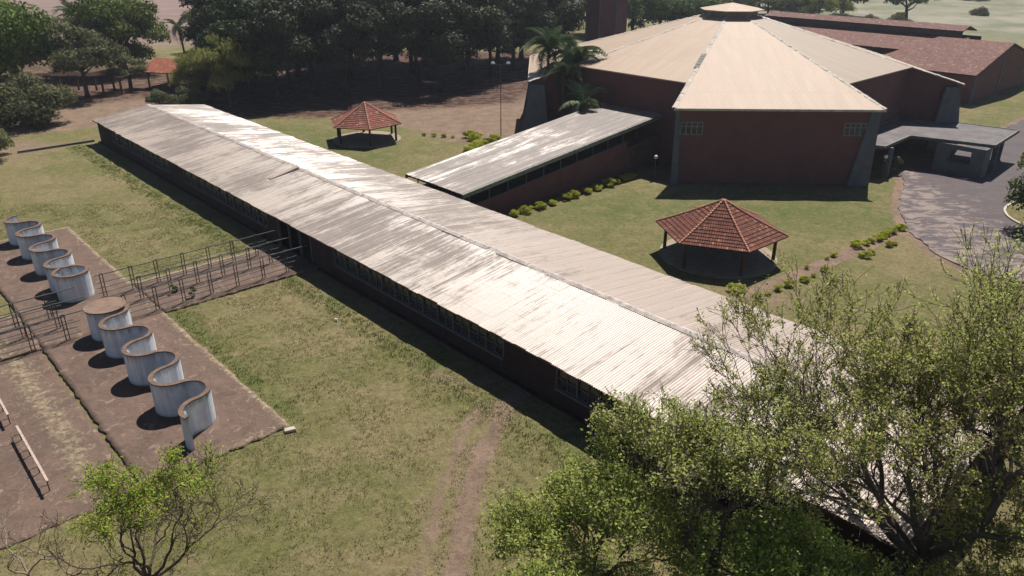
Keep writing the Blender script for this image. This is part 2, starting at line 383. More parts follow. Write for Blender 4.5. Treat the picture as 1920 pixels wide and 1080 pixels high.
M['l_tree'] = m_leaf('sparse_spring_leaves', (0.20,0.25,0.05), (0.60,0.66,0.19), (0.50,0.42,0.25), 0.5)
M['l_lush'] = m_leaf('fresh_green_leaves', (0.09,0.15,0.025), (0.50,0.58,0.13), (0.50,0.48,0.20), 0.5)
M['l_bright'] = m_leaf('bright_lime_leaves', (0.16,0.25,0.025), (0.45,0.58,0.08), (0.40,0.28,0.12), 0.5)
M['l_mango'] = m_leaf('dense_mango_leaves', (0.014,0.034,0.006), (0.20,0.27,0.045), None, 0.28, 0.2)
M['l_grey'] = m_leaf('dusty_grey_green_leaves', (0.045,0.055,0.025), (0.23,0.24,0.11), None, 0.3, 0.15)
M['l_willow'] = m_leaf('feathery_olive_leaves', (0.10,0.125,0.03), (0.42,0.44,0.13), None, 0.45, 0.15)
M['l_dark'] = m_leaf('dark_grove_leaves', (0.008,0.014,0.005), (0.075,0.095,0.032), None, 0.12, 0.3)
M['l_haze'] = m_leaf('distant_dull_leaves', (0.030,0.055,0.022), (0.18,0.23,0.08), None, 0.28, 0.15)
M['l_yellow'] = m_leaf('yellow_flowering_leaves', (0.22,0.19,0.02), (0.50,0.42,0.05), None, 0.3)
M['l_shrub'] = m_leaf('golden_green_shrub_leaves', (0.14,0.20,0.015), (0.55,0.60,0.05), (0.55,0.42,0.08), 0.5)
M['l_palm'] = m_leaf('palm_fronds', (0.022,0.050,0.018), (0.16,0.21,0.09), None, 0.25, 0.5)
M['l_dry'] = m_leaf('dry_frond', (0.20,0.15,0.10), (0.32,0.25,0.17), None, 0.2)
M['l_grass'] = m_leaf('grass_blades', (0.07,0.085,0.022), (0.28,0.26,0.11), (0.36,0.30,0.17), 0.3, 0.2)
M['l_green'] = m_leaf('green_grass_blades', (0.05,0.085,0.015), (0.22,0.27,0.06), None, 0.3, 0.2)
M['l_flower'] = m_leaf('white_blossom', (0.6,0.6,0.58), (0.8,0.8,0.78), None, 0.2)

# ------------------------------------------------------------------ ground: one sheet to the horizon
def seg_dist(px, py, a, b):
    ax, ay = a; bx, by = b; dx, dy = bx-ax, by-ay; L = dx*dx+dy*dy+1e-9
    t = np.clip(((px-ax)*dx+(py-ay)*dy)/L, 0, 1)
    return np.hypot(px-(ax+t*dx), py-(ay+t*dy))
def poly_sd(px, py, poly):
    d = np.full(px.shape, 1e9); ins = np.zeros(px.shape, bool); k = len(poly)
    for i in range(k):
        a, b = poly[i], poly[(i+1)%k]
        d = np.minimum(d, seg_dist(px, py, a, b))
        c = ((a[1] > py) != (b[1] > py)) & (px < (b[0]-a[0])*(py-a[1])/((b[1]-a[1])+1e-12)+a[0])
        ins ^= c
    return np.where(ins, -d, d)
def line_d(px, py, pts):
    d = np.full(px.shape, 1e9)
    for a, b in zip(pts[:-1], pts[1:]): d = np.minimum(d, seg_dist(px, py, a, b))
    return d
def soft(sd, wdt): return np.clip(0.5 - sd/(2*wdt), 0, 1)

ASPH = [(44.6,86.5),(43.6,83.0),(41.2,78.6),(38.5,72.9),(36.6,66.9),(36.4,61.3),(37.6,57.4),(40.8,55.0),(48,50),(60,46),(80,50),(95,80),(97,112),(92,121),(77.7,116.4),(69.1,107.8),(63,103),(58,98),(52,93)]
def axis(lo, hi, step, far, g=1.16):
    a = list(np.arange(lo, hi+1e-6, step)); s = step; x = a[-1]
    while x < far: s *= g; x += s; a.append(x)
    s = step; x = a[0]; pre = []
    while x > -far: s *= g; x -= s; pre.append(x)
    return np.array(pre[::-1] + a)
gx = axis(-74, 62, 0.55, 2600); gy = axis(18, 136, 0.55, 2600)
X, Y = np.meshgrid(gx, gy); nx_, ny_ = len(gx), len(gy)
px, py = X.ravel(), Y.ravel()
pu = px*CU + py*SU; pn = -px*SU + py*CU
rng = np.random.default_rng(5)
bare = np.zeros(px.shape); lush = np.full(px.shape, 0.12); litter = np.zeros(px.shape); field = np.zeros(px.shape); past = np.zeros(px.shape)
# dirt yard between the grove and the far gazebo
yard = [(-34,116),(-22,117.5),(-15,109),(-10,102.5),(-6,99.5),(-1,97.5),(4,100),(6,120),(4,150),(-60,150),(-60,133),(-46,120)]
bare = np.maximum(bare, soft(poly_sd(px,py,yard), 1.2))
leftyard = [(-52,109),(-56,112.5),(-68,103),(-76,104),(-95,112),(-95,150),(-50,150),(-48,120)]
bare = np.maximum(bare, soft(poly_sd(px,py,leftyard), 1.0))
bare = np.maximum(bare, 0.55*soft(poly_sd(px,py,[(-90,84),(-62,88),(-56,97),(-62,104),(-90,108)]), 3))
# worn path beside the near gazebo, and the bare strip by the plaza
bare = np.maximum(bare, 1.1*soft(line_d(px,py,[(15.5,51.4),(17.8,53.2),(23.3,57.4),(30,62.5),(36.7,67.8),(38,69)])-0.65, 0.25))
bare = np.maximum(bare, 0.95*soft(poly_sd(px,py,ASPH)-0.9, 0.7))
bare = np.maximum(bare, 0.9*soft(np.hypot((px-17.5)/1.0,(py-61.2))-5.1, 0.5)*0.7)
# wheel ruts
for pts, ww, k in (([(-2.6,23),(-2.1,30),(-1.3,34.5),(-0.2,38.5),(1.4,41.5)],0.55,1.0), ([(-4.2,23),(-3.6,30),(-2.7,35.5),(-1.9,38)],0.45,0.80)):
    bare = np.maximum(bare, k*soft(line_d(px,py,pts)-ww, 0.7))
bare = np.maximum(bare, 0.46*soft(line_d(px,py,[(-3,23),(-2,32),(-1,38)])-2.0, 1.8))
bare = np.maximum(bare, 0.45*soft(np.hypot((px+3)/7,(py-41.5)/3.2)-0.7, 0.4))
bare = np.maximum(bare, 0.75*soft(np.hypot(px+9.2,(py-50.5)/2.2)-0.7, 0.6))
bare = np.maximum(bare, 0.6*soft(poly_sd(px,py,[(5,50),(13,45),(20,49),(24,53),(20,56),(10,52)]), 3))
# lush strip in the shade of the eaves and round the hall
ib = (pu > -112) & (pu < -8)
lush = np.maximum(lush, np.where(ib, 0.75*np.clip(1-np.abs(pn-25.1)/1.9,0,1)*(0.65+0.35*np.sin(pu*0.8+2*np.sin(pu*0.23))), 0))
lush = np.maximum(lush, np.where((pu>-54)&(pu<-35), 0.75*np.clip(1-np.abs(pn-15.8)/1.2,0,1), 0))
lush = np.maximum(lush, 0.68*soft(poly_sd(px,py,[(-1,72),(13,84),(14,80),(42,80),(38,66),(22,66),(9,66)]), 7))
lush = np.maximum(lush, 0.55*soft(poly_sd(px,py,[(-50,100),(-34,115),(-8,100),(-14,90),(-28,88)]), 4))
lush = np.maximum(lush, 0.5*soft(poly_sd(px,py,[(55,100),(72,124),(130,170),(150,120),(90,110),(72,110)]), 4))
lush = np.maximum(lush, 0.6*soft(np.hypot((px+55)/9,(py-95)/6)-0.6, 0.7))
# leaf litter under the grove, ploughed field left, dry pasture right
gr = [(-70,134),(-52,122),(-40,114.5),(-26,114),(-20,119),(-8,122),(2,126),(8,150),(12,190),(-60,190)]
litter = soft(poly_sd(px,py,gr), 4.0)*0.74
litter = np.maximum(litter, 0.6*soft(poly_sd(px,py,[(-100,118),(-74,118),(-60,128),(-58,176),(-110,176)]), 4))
field = soft(poly_sd(px,py,[(-45,212),(-90,196),(-130,182),(-400,150),(-900,900),(-40,900),(-50,330)]), 6)
past = soft(poly_sd(px,py,[(60,235),(110,228),(140,180),(128,160),(300,120),(1500,200),(1500,1500),(-30,1500),(-20,330)]), 14)
lush = np.where(field+past > 0.3, lush*0.6, lush)
zz = np.zeros(px.shape)
zz += 0.03*np.sin(px*1.3)*np.sin(py*1.1)
far = np.clip((np.hypot(px,py)-230)/600, 0, 3); zz += far*10
zz -= 0.05
idx = np.arange(nx_*ny_).reshape(ny_, nx_)
F = np.stack([idx[:-1,:-1].ravel(), idx[:-1,1:].ravel(), idx[1:,1:].ravel(), idx[1:,:-1].ravel()], 1)
def np_mesh(name, V, Fq, mat, attrs=None, smooth=True):
    me = bpy.data.meshes.new(name)
    me.vertices.add(len(V)); me.vertices.foreach_set('co', np.asarray(V, np.float32).ravel())
    k = Fq.shape[1]
    me.loops.add(Fq.size); me.loops.foreach_set('vertex_index', Fq.ravel().astype(np.int32))
    me.polygons.add(len(Fq)); me.polygons.foreach_set('loop_start', np.arange(0, Fq.size, k, dtype=np.int32))
    me.polygons.foreach_set('loop_total', np.full(len(Fq), k, np.int32))
    if smooth: me.polygons.foreach_set('use_smooth', np.ones(len(Fq), bool))
    me.update(calc_edges=True)
    for nme, (dom, arr) in (attrs or {}).items():
        a = me.attributes.new(nme, 'FLOAT', dom); a.data.foreach_set('value', arr.astype(np.float32))
    if mat: me.materials.append(mat)
    me.validate()
    return me
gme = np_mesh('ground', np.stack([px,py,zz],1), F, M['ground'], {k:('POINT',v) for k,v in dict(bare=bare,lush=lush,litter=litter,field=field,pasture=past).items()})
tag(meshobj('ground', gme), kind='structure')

# ------------------------------------------------------------------ slabs, plaza
def ragged(poly, step, amp, seed, skip=()):
    rr = random.Random(seed); out = []
    for i in range(len(poly)):
        a, b = Vector(poly[i]), Vector(poly[(i+1)%len(poly)]); L = (b-a).length; k = max(1,int(L/step))
        nrm = Vector((-(b-a).y, (b-a).x)).normalized() if L else Vector((0,0))
        for j in range(k):
            p = a.lerp(b, j/k)
            off = 0 if (j == 0 or i in skip) else rr.gauss(0, amp)
            out.append((p.x+nrm.x*off, p.y+nrm.y*off))
    return out
def sheet(name, poly, z, thick, mat, origin=(0,0), rz=0.0, label=None):
    mb = MB(); mb.prism(poly, z-thick, z)
    o = mb.build(name, mat); o.location = (origin[0], origin[1], 0); o.rotation_euler = (0,0,rz)
    return tag(o, label, None, None, 'structure')
def slab_grid(name, u0, u1, n0, n1, z, thick, mat, weedfn, jag=0.045, seed=0, cut=None):
    """slab whose top is a grid so that weeds can grow along chosen edges"""
    rr = np.random.default_rng(seed); st = 0.3
    us = np.linspace(u0, u1, max(2,int((u1-u0)/st)+1)); ns = np.linspace(n0, n1, max(2,int((n1-n0)/st)+1))
    UU, NN = np.meshgrid(us, ns); z_ = np.full(UU.shape, z)
    eu = (UU==us[0])|(UU==us[-1]); en = (NN==ns[0])|(NN==ns[-1])
    jn = rr.normal(0, jag, UU.shape); ju = rr.normal(0, jag, UU.shape)
    inner_w = weedfn(UU, NN)
    UU2 = UU + np.where(eu & ~en, ju, 0); NN2 = NN + np.where(en & ~eu, jn, 0)
    V = np.stack([UU2.ravel()-u0, NN2.ravel()-n0, z_.ravel()],1); k = V.shape[0]
    a = np.arange(k).reshape(UU.shape)
    Fq = [np.stack([a[:-1,:-1].ravel(),a[:-1,1:].ravel(),a[1:,1:].ravel(),a[1:,:-1].ravel()],1)]
    V2 = V.copy(); V2[:,2] = z-thick
    ring = np.concatenate([a[0,:], a[1:,-1], a[-1,-2::-1], a[-2:0:-1,0]])
    nxt = np.roll(ring,-1)
    Fq.append(np.stack([ring+k, nxt+k, nxt, ring],1))
    me = np_mesh(name, np.vstack([V,V2]), np.vstack(Fq), mat, {'weeds':('POINT', np.concatenate([inner_w.ravel(), inner_w.ravel()]))}, smooth=False)
    o = meshobj(name, me); o.location = W(u0, n0); o.rotation_euler = (0,0,AX)
    return tag(o, kind='structure')
def wd(edge, width, amt=0.75): return np.clip(1-edge/width, 0, 1)*amt
slab_grid('paving_slab', -78.3, -35.0, 7.1, 15.0, 0.10, 0.22, M['slab'],
          lambda u,n: np.maximum.reduce([wd(15.0-n,0.9,0.7), wd(-35.0-u,1.6,0.62), wd(u+78.3,1.0)]), seed=1)
slab_grid('lower_paving_slab', -53.9, -35.0, -12, 6.9, 0.02, 0.14, M['slab'],
          lambda u,n: np.maximum(np.clip(1-np.abs(n-5.4)/2.6,0,1)*0.60, wd(-35.0-u,0.8,0.5)), seed=2)
slab_grid('paved_path', -60.9, -54.0, 15.02, 27.6, 0.13, 0.25, M['slab'],
          lambda u,n: np.maximum.reduce([wd(u+60.9,1.5,0.75), wd(-54.0-u,0.4,0.55), np.clip(1-np.abs(n-17)/1.6,0,1)*0.4]), seed=3)
slab_grid('paved_path', -60.9, -54.0, -14, 7.05, 0.13, 0.25, M['slab'],
          lambda u,n: np.maximum(wd(u+60.9,1.5,0.6), np.clip(1-np.abs(n-5)/2.0,0,1)*0.55), seed=4)
slab_grid('paved_path', -60.9, -54.0, 7.12, 14.96, 0.114, 0.1, M['slab'], lambda u,n: np.full(u.shape,0.08), jag=0.0, seed=5)

poly = ragged([(p[0]-62,p[1]-80) for p in ASPH], 0.7, 0.13, 7)
sheet('road', poly, 0.035, 0.2, M['asphalt'], (62,80))
# curved kerb of the round bed at the right edge, and the bed's soil
mb = MB(); cx_, cy_, rr_ = 54.2, 69.6, 6.2
for k in range(60):
    a0, a1 = 2*math.pi*k/60, 2*math.pi*(k+1)/60
    ring = lambda a, r: (r*math.cos(a), r*math.sin(a))
    p = [ring(a0,rr_), ring(a0,rr_+0.22), ring(a1,rr_+0.22), ring(a1,rr_)]
    mb.hexa([(q[0],q[1],0.0) for q in p] + [(q[0],q[1],0.17) for q in p])
o = mb.build('kerb', M['kerb']); o.location = (cx_,cy_,0); tag(o, kind='structure')
mb = MB(); mb.prism([(rr_*0.99*math.cos(2*math.pi*k/60), rr_*0.99*math.sin(2*math.pi*k/60)) for k in range(60)], -0.1, 0.10)
bed = mb.build('flower_bed_soil', M['ground']); bed.location = (cx_,cy_,0); tag(bed, kind='structure')
# low kerb line at the left of the far gable
mb = MB(); mb.box(-0.12,0.12,-9,0,0,0.22); o = mb.build('kerb', M['sill']); o.location = W(-112.0,27.0); o.rotation_euler=(0,0,AX); tag(o, kind='structure')

# ------------------------------------------------------------------ long classroom block
UL0, UL1, NL0, NL1, NR = -111.6, -7.0, 27.15, 42.1, 34.5
ZE, ZR = 2.85, 3.85
u0, n0 = (UL0+UL1)/2, (NL0+NL1)/2
LB = thing('classroom_block', 'long low building under a pale streaked corrugated roof crossing the whole picture', 'building', W(u0,n0), AX)
def lu(u): return u-u0
def ln(n): return n-n0
def corrugated(a0, a1, b0, z0, b1, z1, wave=0.177, amp=0.024, spw=6, seed=0, along='x', sheetw=1.062, rows=6):
    """corrugated sheet: waves along axis a, slope from b0,z0 to b1,z1; laps step a few millimetres"""
    rr = np.random.default_rng(seed)
    na = int(abs(a1-a0)/wave*spw)+1
    A = np.linspace(a0, a1, na)
    nb = rows*2
    T = []
    for r in range(rows):
        T += [max(0,r/rows-0.012), (r+1)/rows]
    T[-1] = 1.0
    T = np.array(T)
    AA, TT = np.meshgrid(A, T)
    BB = b0+(b1-b0)*TT; ZZ = z0+(z1-z0)*TT + amp*np.sin(2*np.pi*AA/wave)
    sh = np.floor((AA-a0)/sheetw).astype(int); rw = (np.arange(nb)//2)[:,None]*np.ones_like(AA, int)
    jit = rr.normal(0, 0.006, (sh.max()+2, rows+1))
    tilt = (np.arange(nb)%2)[:,None]*np.ones_like(AA)
    ZZ = ZZ + jit[sh, rw]*0.25 + (1-tilt)*0.005
    # edge run-out: ragged sheet ends
    ends = rr.normal(0, 0.035, sh.max()+2)
    BB[0,:] += ends[sh[0,:]]*np.sign(b0-b1)
    if along == 'x': V = np.stack([AA,BB,ZZ],-1).reshape(-1,3)
    else: V = np.stack([BB,AA,ZZ],-1).reshape(-1,3)
    k = np.arange(V.shape[0]).reshape(AA.shape)
    lo, hi = k[0:-1:2], k[1::2]
    f = np.stack([lo[:,:-1].ravel(),lo[:,1:].ravel(),hi[:,1:].ravel(),hi[:,:-1].ravel()],1)
    if (along=='x') != (b1>b0): f = f[:,::-1]
    return V, f
V, f = corrugated(lu(UL0), lu(UL1), ln(NL0), ZE, ln(NR), ZR, seed=1)
meshobj('roof_sheeting', np_mesh('roof_sheeting', V, f, M['roof']), LB)['label'] = 'weathered roof slope facing the lawn'
V, f = corrugated(lu(UL0), lu(UL1), ln(NL1), ZE, ln(NR), ZR, seed=2)
meshobj('roof_sheeting', np_mesh('roof_sheeting', V, f, M['roof']), LB)['label'] = 'brighter roof slope facing the hall'
# ridge caps: one bent piece per sheet, a few slipped
mb = MB(); rr = random.Random(3); u = UL0
while u < UL1-0.3:
    L = min(1.12, UL1-u); dz = rr.gauss(0,0.012); sk = rr.gauss(0,0.02); slip = 0.10 if rr.random()<0.05 else 0
    x0, x1 = lu(u)+0.01, lu(u)+L; y = ln(NR)+sk+slip
    vs = []
    for x in (x0,x1):
        for dy, zz_ in ((-0.30,-0.035),(-0.10,0.045),(0,0.075),(0.10,0.045),(0.30,-0.035)):
            vs.append((x, y+dy, ZR+0.03+dz+zz_))
    mb.add(vs, [(i,i+1,i+6,i+5) for i in range(4)])
    u += 1.06
mb.build('ridge_cap', M['ridge'], LB)
# raised sheet on the lawn slope (dark open edge)
mb = MB(); sl_ = (ZR-ZE)/(NR-NL0)
def zl(n): return ZE+(n-NL0)*sl_
mb.hexa([(lu(-69.6),ln(31.2),zl(31.2)+0.03),(lu(-69.1),ln(31.2),zl(31.2)+0.03),(lu(-69.1),ln(34.3),zl(34.3)+0.04),(lu(-69.6),ln(34.3),zl(34.3)+0.04),
         (lu(-69.6),ln(31.2),zl(31.2)+0.07),(lu(-69.1),ln(31.2),zl(31.2)+0.07),(lu(-69.1),ln(34.3),zl(34.3)+0.26),(lu(-69.6),ln(34.3),zl(34.3)+0.26)])
mb.build('slipped_sheet', M['roof'], LB)
# gable verge and eaves boards
for uu in (UL0+0.10, UL1-0.16):
    mb = MB()
    for (na, nb, za, zb) in ((NL0,NR,ZE,ZR),(NR,NL1,ZR,ZE)):
        x0, x1 = lu(uu), lu(uu)+0.05
        mb.hexa([(x0,ln(na),za-0.22),(x1,ln(na),za-0.22),(x1,ln(nb),zb-0.22),(x0,ln(nb),zb-0.22),(x0,ln(na),za-0.05),(x1,ln(na),za-0.05),(x1,ln(nb),zb-0.05),(x0,ln(nb),zb-0.05)])
    mb.build('verge_board', M['fasciawood'], LB)
for nn in (NL0+0.10, NL1-0.14):
    mb = MB(); mb.box(lu(UL0)+0.1, lu(UL1)-0.17, ln(nn), ln(nn)+0.04, ZE-0.20, ZE-0.045)
    mb.build('eaves_board', M['fasciawood'], LB)
# walls with window bands on the lawn side
WB = [(-105.2,-86.4),(-82.0,-62.9),(-51.3,-31.2),(-26.6,-10.5)]; WZ0, WZ1 = 1.15, 2.45
DOOR = (-61.0,-55.0)
NW = NL0+0.45; TH = 0.2
mb = MB(); x = lu(UL0)+0.35; xe = lu(UL1)-0.35
cuts = sorted([(a,b,WZ0,WZ1) for a,b in WB] + [(DOOR[0],DOOR[1],0.0,2.45)])
for (a,b,z0,z1) in cuts:
    mb.box(x, lu(a), ln(NW), ln(NW)+TH, 0, 2.75)
    if z0 > 0: mb.box(lu(a), lu(b), ln(NW)+0.003, ln(NW)+TH, 0, z0)
    mb.box(lu(a), lu(b), ln(NW)+0.003, ln(NW)+TH, z1, 2.75)
    x = lu(b)
mb.box(x, xe, ln(NW), ln(NW)+TH, 0, 2.75)
mb.box(lu(UL0)+0.35, xe, ln(NL1)-0.65, ln(NL1)-0.45, 0, 2.75)
for xx in (lu(UL0)+0.35, xe-TH):
    mb.add([(xx,ln(NW)+TH,0),(xx,ln(NL1)-0.65,0),(xx,ln(NL1)-0.65,2.75),(xx,ln(NR),3.68),(xx,ln(NW)+TH,2.75),
            (xx+TH,ln(NW)+TH,0),(xx+TH,ln(NL1)-0.65,0),(xx+TH,ln(NL1)-0.65,2.75),(xx+TH,ln(NR),3.68),(xx+TH,ln(NW)+TH,2.75)],
           [(0,1,2,3,4),(9,8,7,6,5),(0,5,6,1),(1,6,7,2),(2,7,8,3),(3,8,9,4),(4,9,5,0)])
mb.build('wall', M['shadewall'], LB)
mb = MB(); mb.box(lu(UL0)+0.2, xe+0.1, ln(NW)-0.3, ln(NL1)-0.4, -0.1, 0.05); mb.build('plinth', M['shadewall'], LB)
for (a,b) in WB:
    f_ = MB(); k = max(2, int(round((b-a)/1.68)))
    f_.box(lu(a)-0.06, lu(b)+0.06, ln(NW)-0.14, ln(NW)-0.003, WZ0-0.12, WZ0)
    wn = f_.build('window', M['sill'], LB)
    g_ = MB()
    for i in range(k+1):
        xx = lu(a)+(b-a)*i/k; g_.box(xx-0.045, xx+0.045, ln(NW)-0.03, ln(NW)+0.09, WZ0, WZ1-0.003)
    for i in range(k):
        xa = lu(a)+(b-a)*i/k+0.045; xb = lu(a)+(b-a)*(i+1)/k-0.045
        for zz_ in (WZ0+0.002, (WZ0+WZ1)/2, WZ1-0.06): g_.box(xa, xb, ln(NW)+0.02, ln(NW)+0.07, zz_, zz_+0.045)
        g_.box((xa+xb)/2-0.02, (xa+xb)/2+0.02, ln(NW)+0.025, ln(NW)+0.065, WZ0+0.05, WZ1-0.065)
    g_.build('frame', M['frame'], wn)
    p_ = MB(); p_.box(lu(a)+0.01, lu(b)-0.01, ln(NW)+0.10, ln(NW)+0.12, WZ0+0.01, WZ1-0.01); p_.build('pane', M['glass'], wn)
for uu in (DOOR[0]+0.1, DOOR[0]+2.0, DOOR[1]-2.1, DOOR[1]-0.2):
    mb = MB(); mb.box(lu(uu), lu(uu)+0.14, ln(NW)-0.02, ln(NW)+0.16, 0.05, 2.45); mb.build('entrance_post', M['frame'], LB)
mb = MB(); mb.box(lu(DOOR[0]), lu(DOOR[1]), ln(NW)+1.6, ln(NW)+1.7, 0.05, 2.7); mb.build('entrance_back_wall', M['shadewall'], LB)

# ------------------------------------------------------------------ covered ramp from the block to the hall
WU0, WU1, WN0, WN1 = -63.5, -54.2, 43.0, 72.6
uc, nc = (WU0+WU1)/2, (WN0+WN1)/2
WK = thing('covered_ramp', 'covered ramp with a stained corrugated roof rising from the long block to the hall', 'covered walkway', W(uc,nc), AX)
a = lambda u: u-uc
b = lambda n: n-nc
def zr(n): return 2.86 + (n-WN0)/(70.5-WN0)*3.05
def zf(n): return max(0.15, zr(n)-2.55)
V, f = corrugated(a(WU0), a(WU1)-0.28, b(WN0), zr(WN0), b(WN1), zr(WN1), seed=5, rows=8)
V[:,2] += 0.02
M['roof2'] = m_fibre('mossy_fibre_cement', 0.425, (0.40,0.34,0.28), across='x', amount=1.0)
meshobj('roof_sheeting', np_mesh('roof_sheeting', V, f, M['roof2']), WK)
mb = MB()
for x0, x1 in ((a(WU1)-0.27, a(WU1)), (a(WU0)-0.02, a(WU0)+0.10)):
    mb.hexa([(x0,b(WN0),zr(WN0)-0.40),(x1,b(WN0),zr(WN0)-0.40),(x1,b(WN1),zr(WN1)-0.40),(x0,b(WN1),zr(WN1)-0.40),
             (x0,b(WN0),zr(WN0)-0.0),(x1,b(WN0),zr(WN0)-0.0),(x1,b(WN1),zr(WN1)-0.0),(x0,b(WN1),zr(WN1)-0.0)])
mb.build('edge_beam', M['fascia'], WK)
mb = MB()
mb.hexa([(a(WU0)+0.12,b(WN0),zr(WN0)-0.16),(a(WU1)-0.29,b(WN0),zr(WN0)-0.16),(a(WU1)-0.29,b(WN1),zr(WN1)-0.16),(a(WU0)+0.12,b(WN1),zr(WN1)-0.16),
         (a(WU0)+0.12,b(WN0),zr(WN0)-0.06),(a(WU1)-0.29,b(WN0),zr(WN0)-0.06),(a(WU1)-0.29,b(WN1),zr(WN1)-0.06),(a(WU0)+0.12,b(WN1),zr(WN1)-0.06)])
mb.build('ceiling', M['shadewall'], WK)
NP = 67.0
for k in range(11):
    n_ = 44.2+k*2.45
    for x in (a(WU1)-0.55, a(WU0)+0.45):
        mb = MB(); mb.box(x-0.045, x+0.045, b(n_)-0.045, b(n_)+0.045, zf(n_)+0.9, zr(n_)-0.39); mb.build('post', M['frame'], WK)
for nm, x, mat_ in (('parapet', a(WU1)-0.62, 'brick'), ('parapet', a(WU0)+0.38, 'brick')):
    mb = MB(); mb.hexa([(x,b(43.2),0),(x+0.18,b(43.2),0),(x+0.18,b(NP),0),(x,b(NP),0),(x,b(43.2),zf(43.2)+0.85),(x+0.18,b(43.2),zf(43.2)+0.85),(x+0.18,b(NP),zf(NP)+0.85),(x,b(NP),zf(NP)+0.85)])
    pp = mb.build(nm, M[mat_], WK)
    mb = MB(); mb.hexa([(x-0.05,b(43.2),zf(43.2)+0.853),(x+0.23,b(43.2),zf(43.2)+0.853),(x+0.23,b(NP),zf(NP)+0.853),(x-0.05,b(NP),zf(NP)+0.853),
                        (x-0.05,b(43.2),zf(43.2)+0.93),(x+0.23,b(43.2),zf(43.2)+0.93),(x+0.23,b(NP),zf(NP)+0.93),(x-0.05,b(NP),zf(NP)+0.93)])
    mb.build('coping', M['sill'], pp)
mb = MB(); mb.hexa([(a(WU0)+0.57,b(43.2),-0.1),(a(WU1)-0.63,b(43.2),-0.1),(a(WU1)-0.63,b(73),-0.1),(a(WU0)+0.57,b(73),-0.1),
                    (a(WU0)+0.57,b(43.2),zf(43.2)),(a(WU1)-0.63,b(43.2),zf(43.2)),(a(WU1)-0.63,b(73),zf(73)),(a(WU0)+0.57,b(73),zf(73))])
mb.build('ramp_floor', M['slab'], WK)

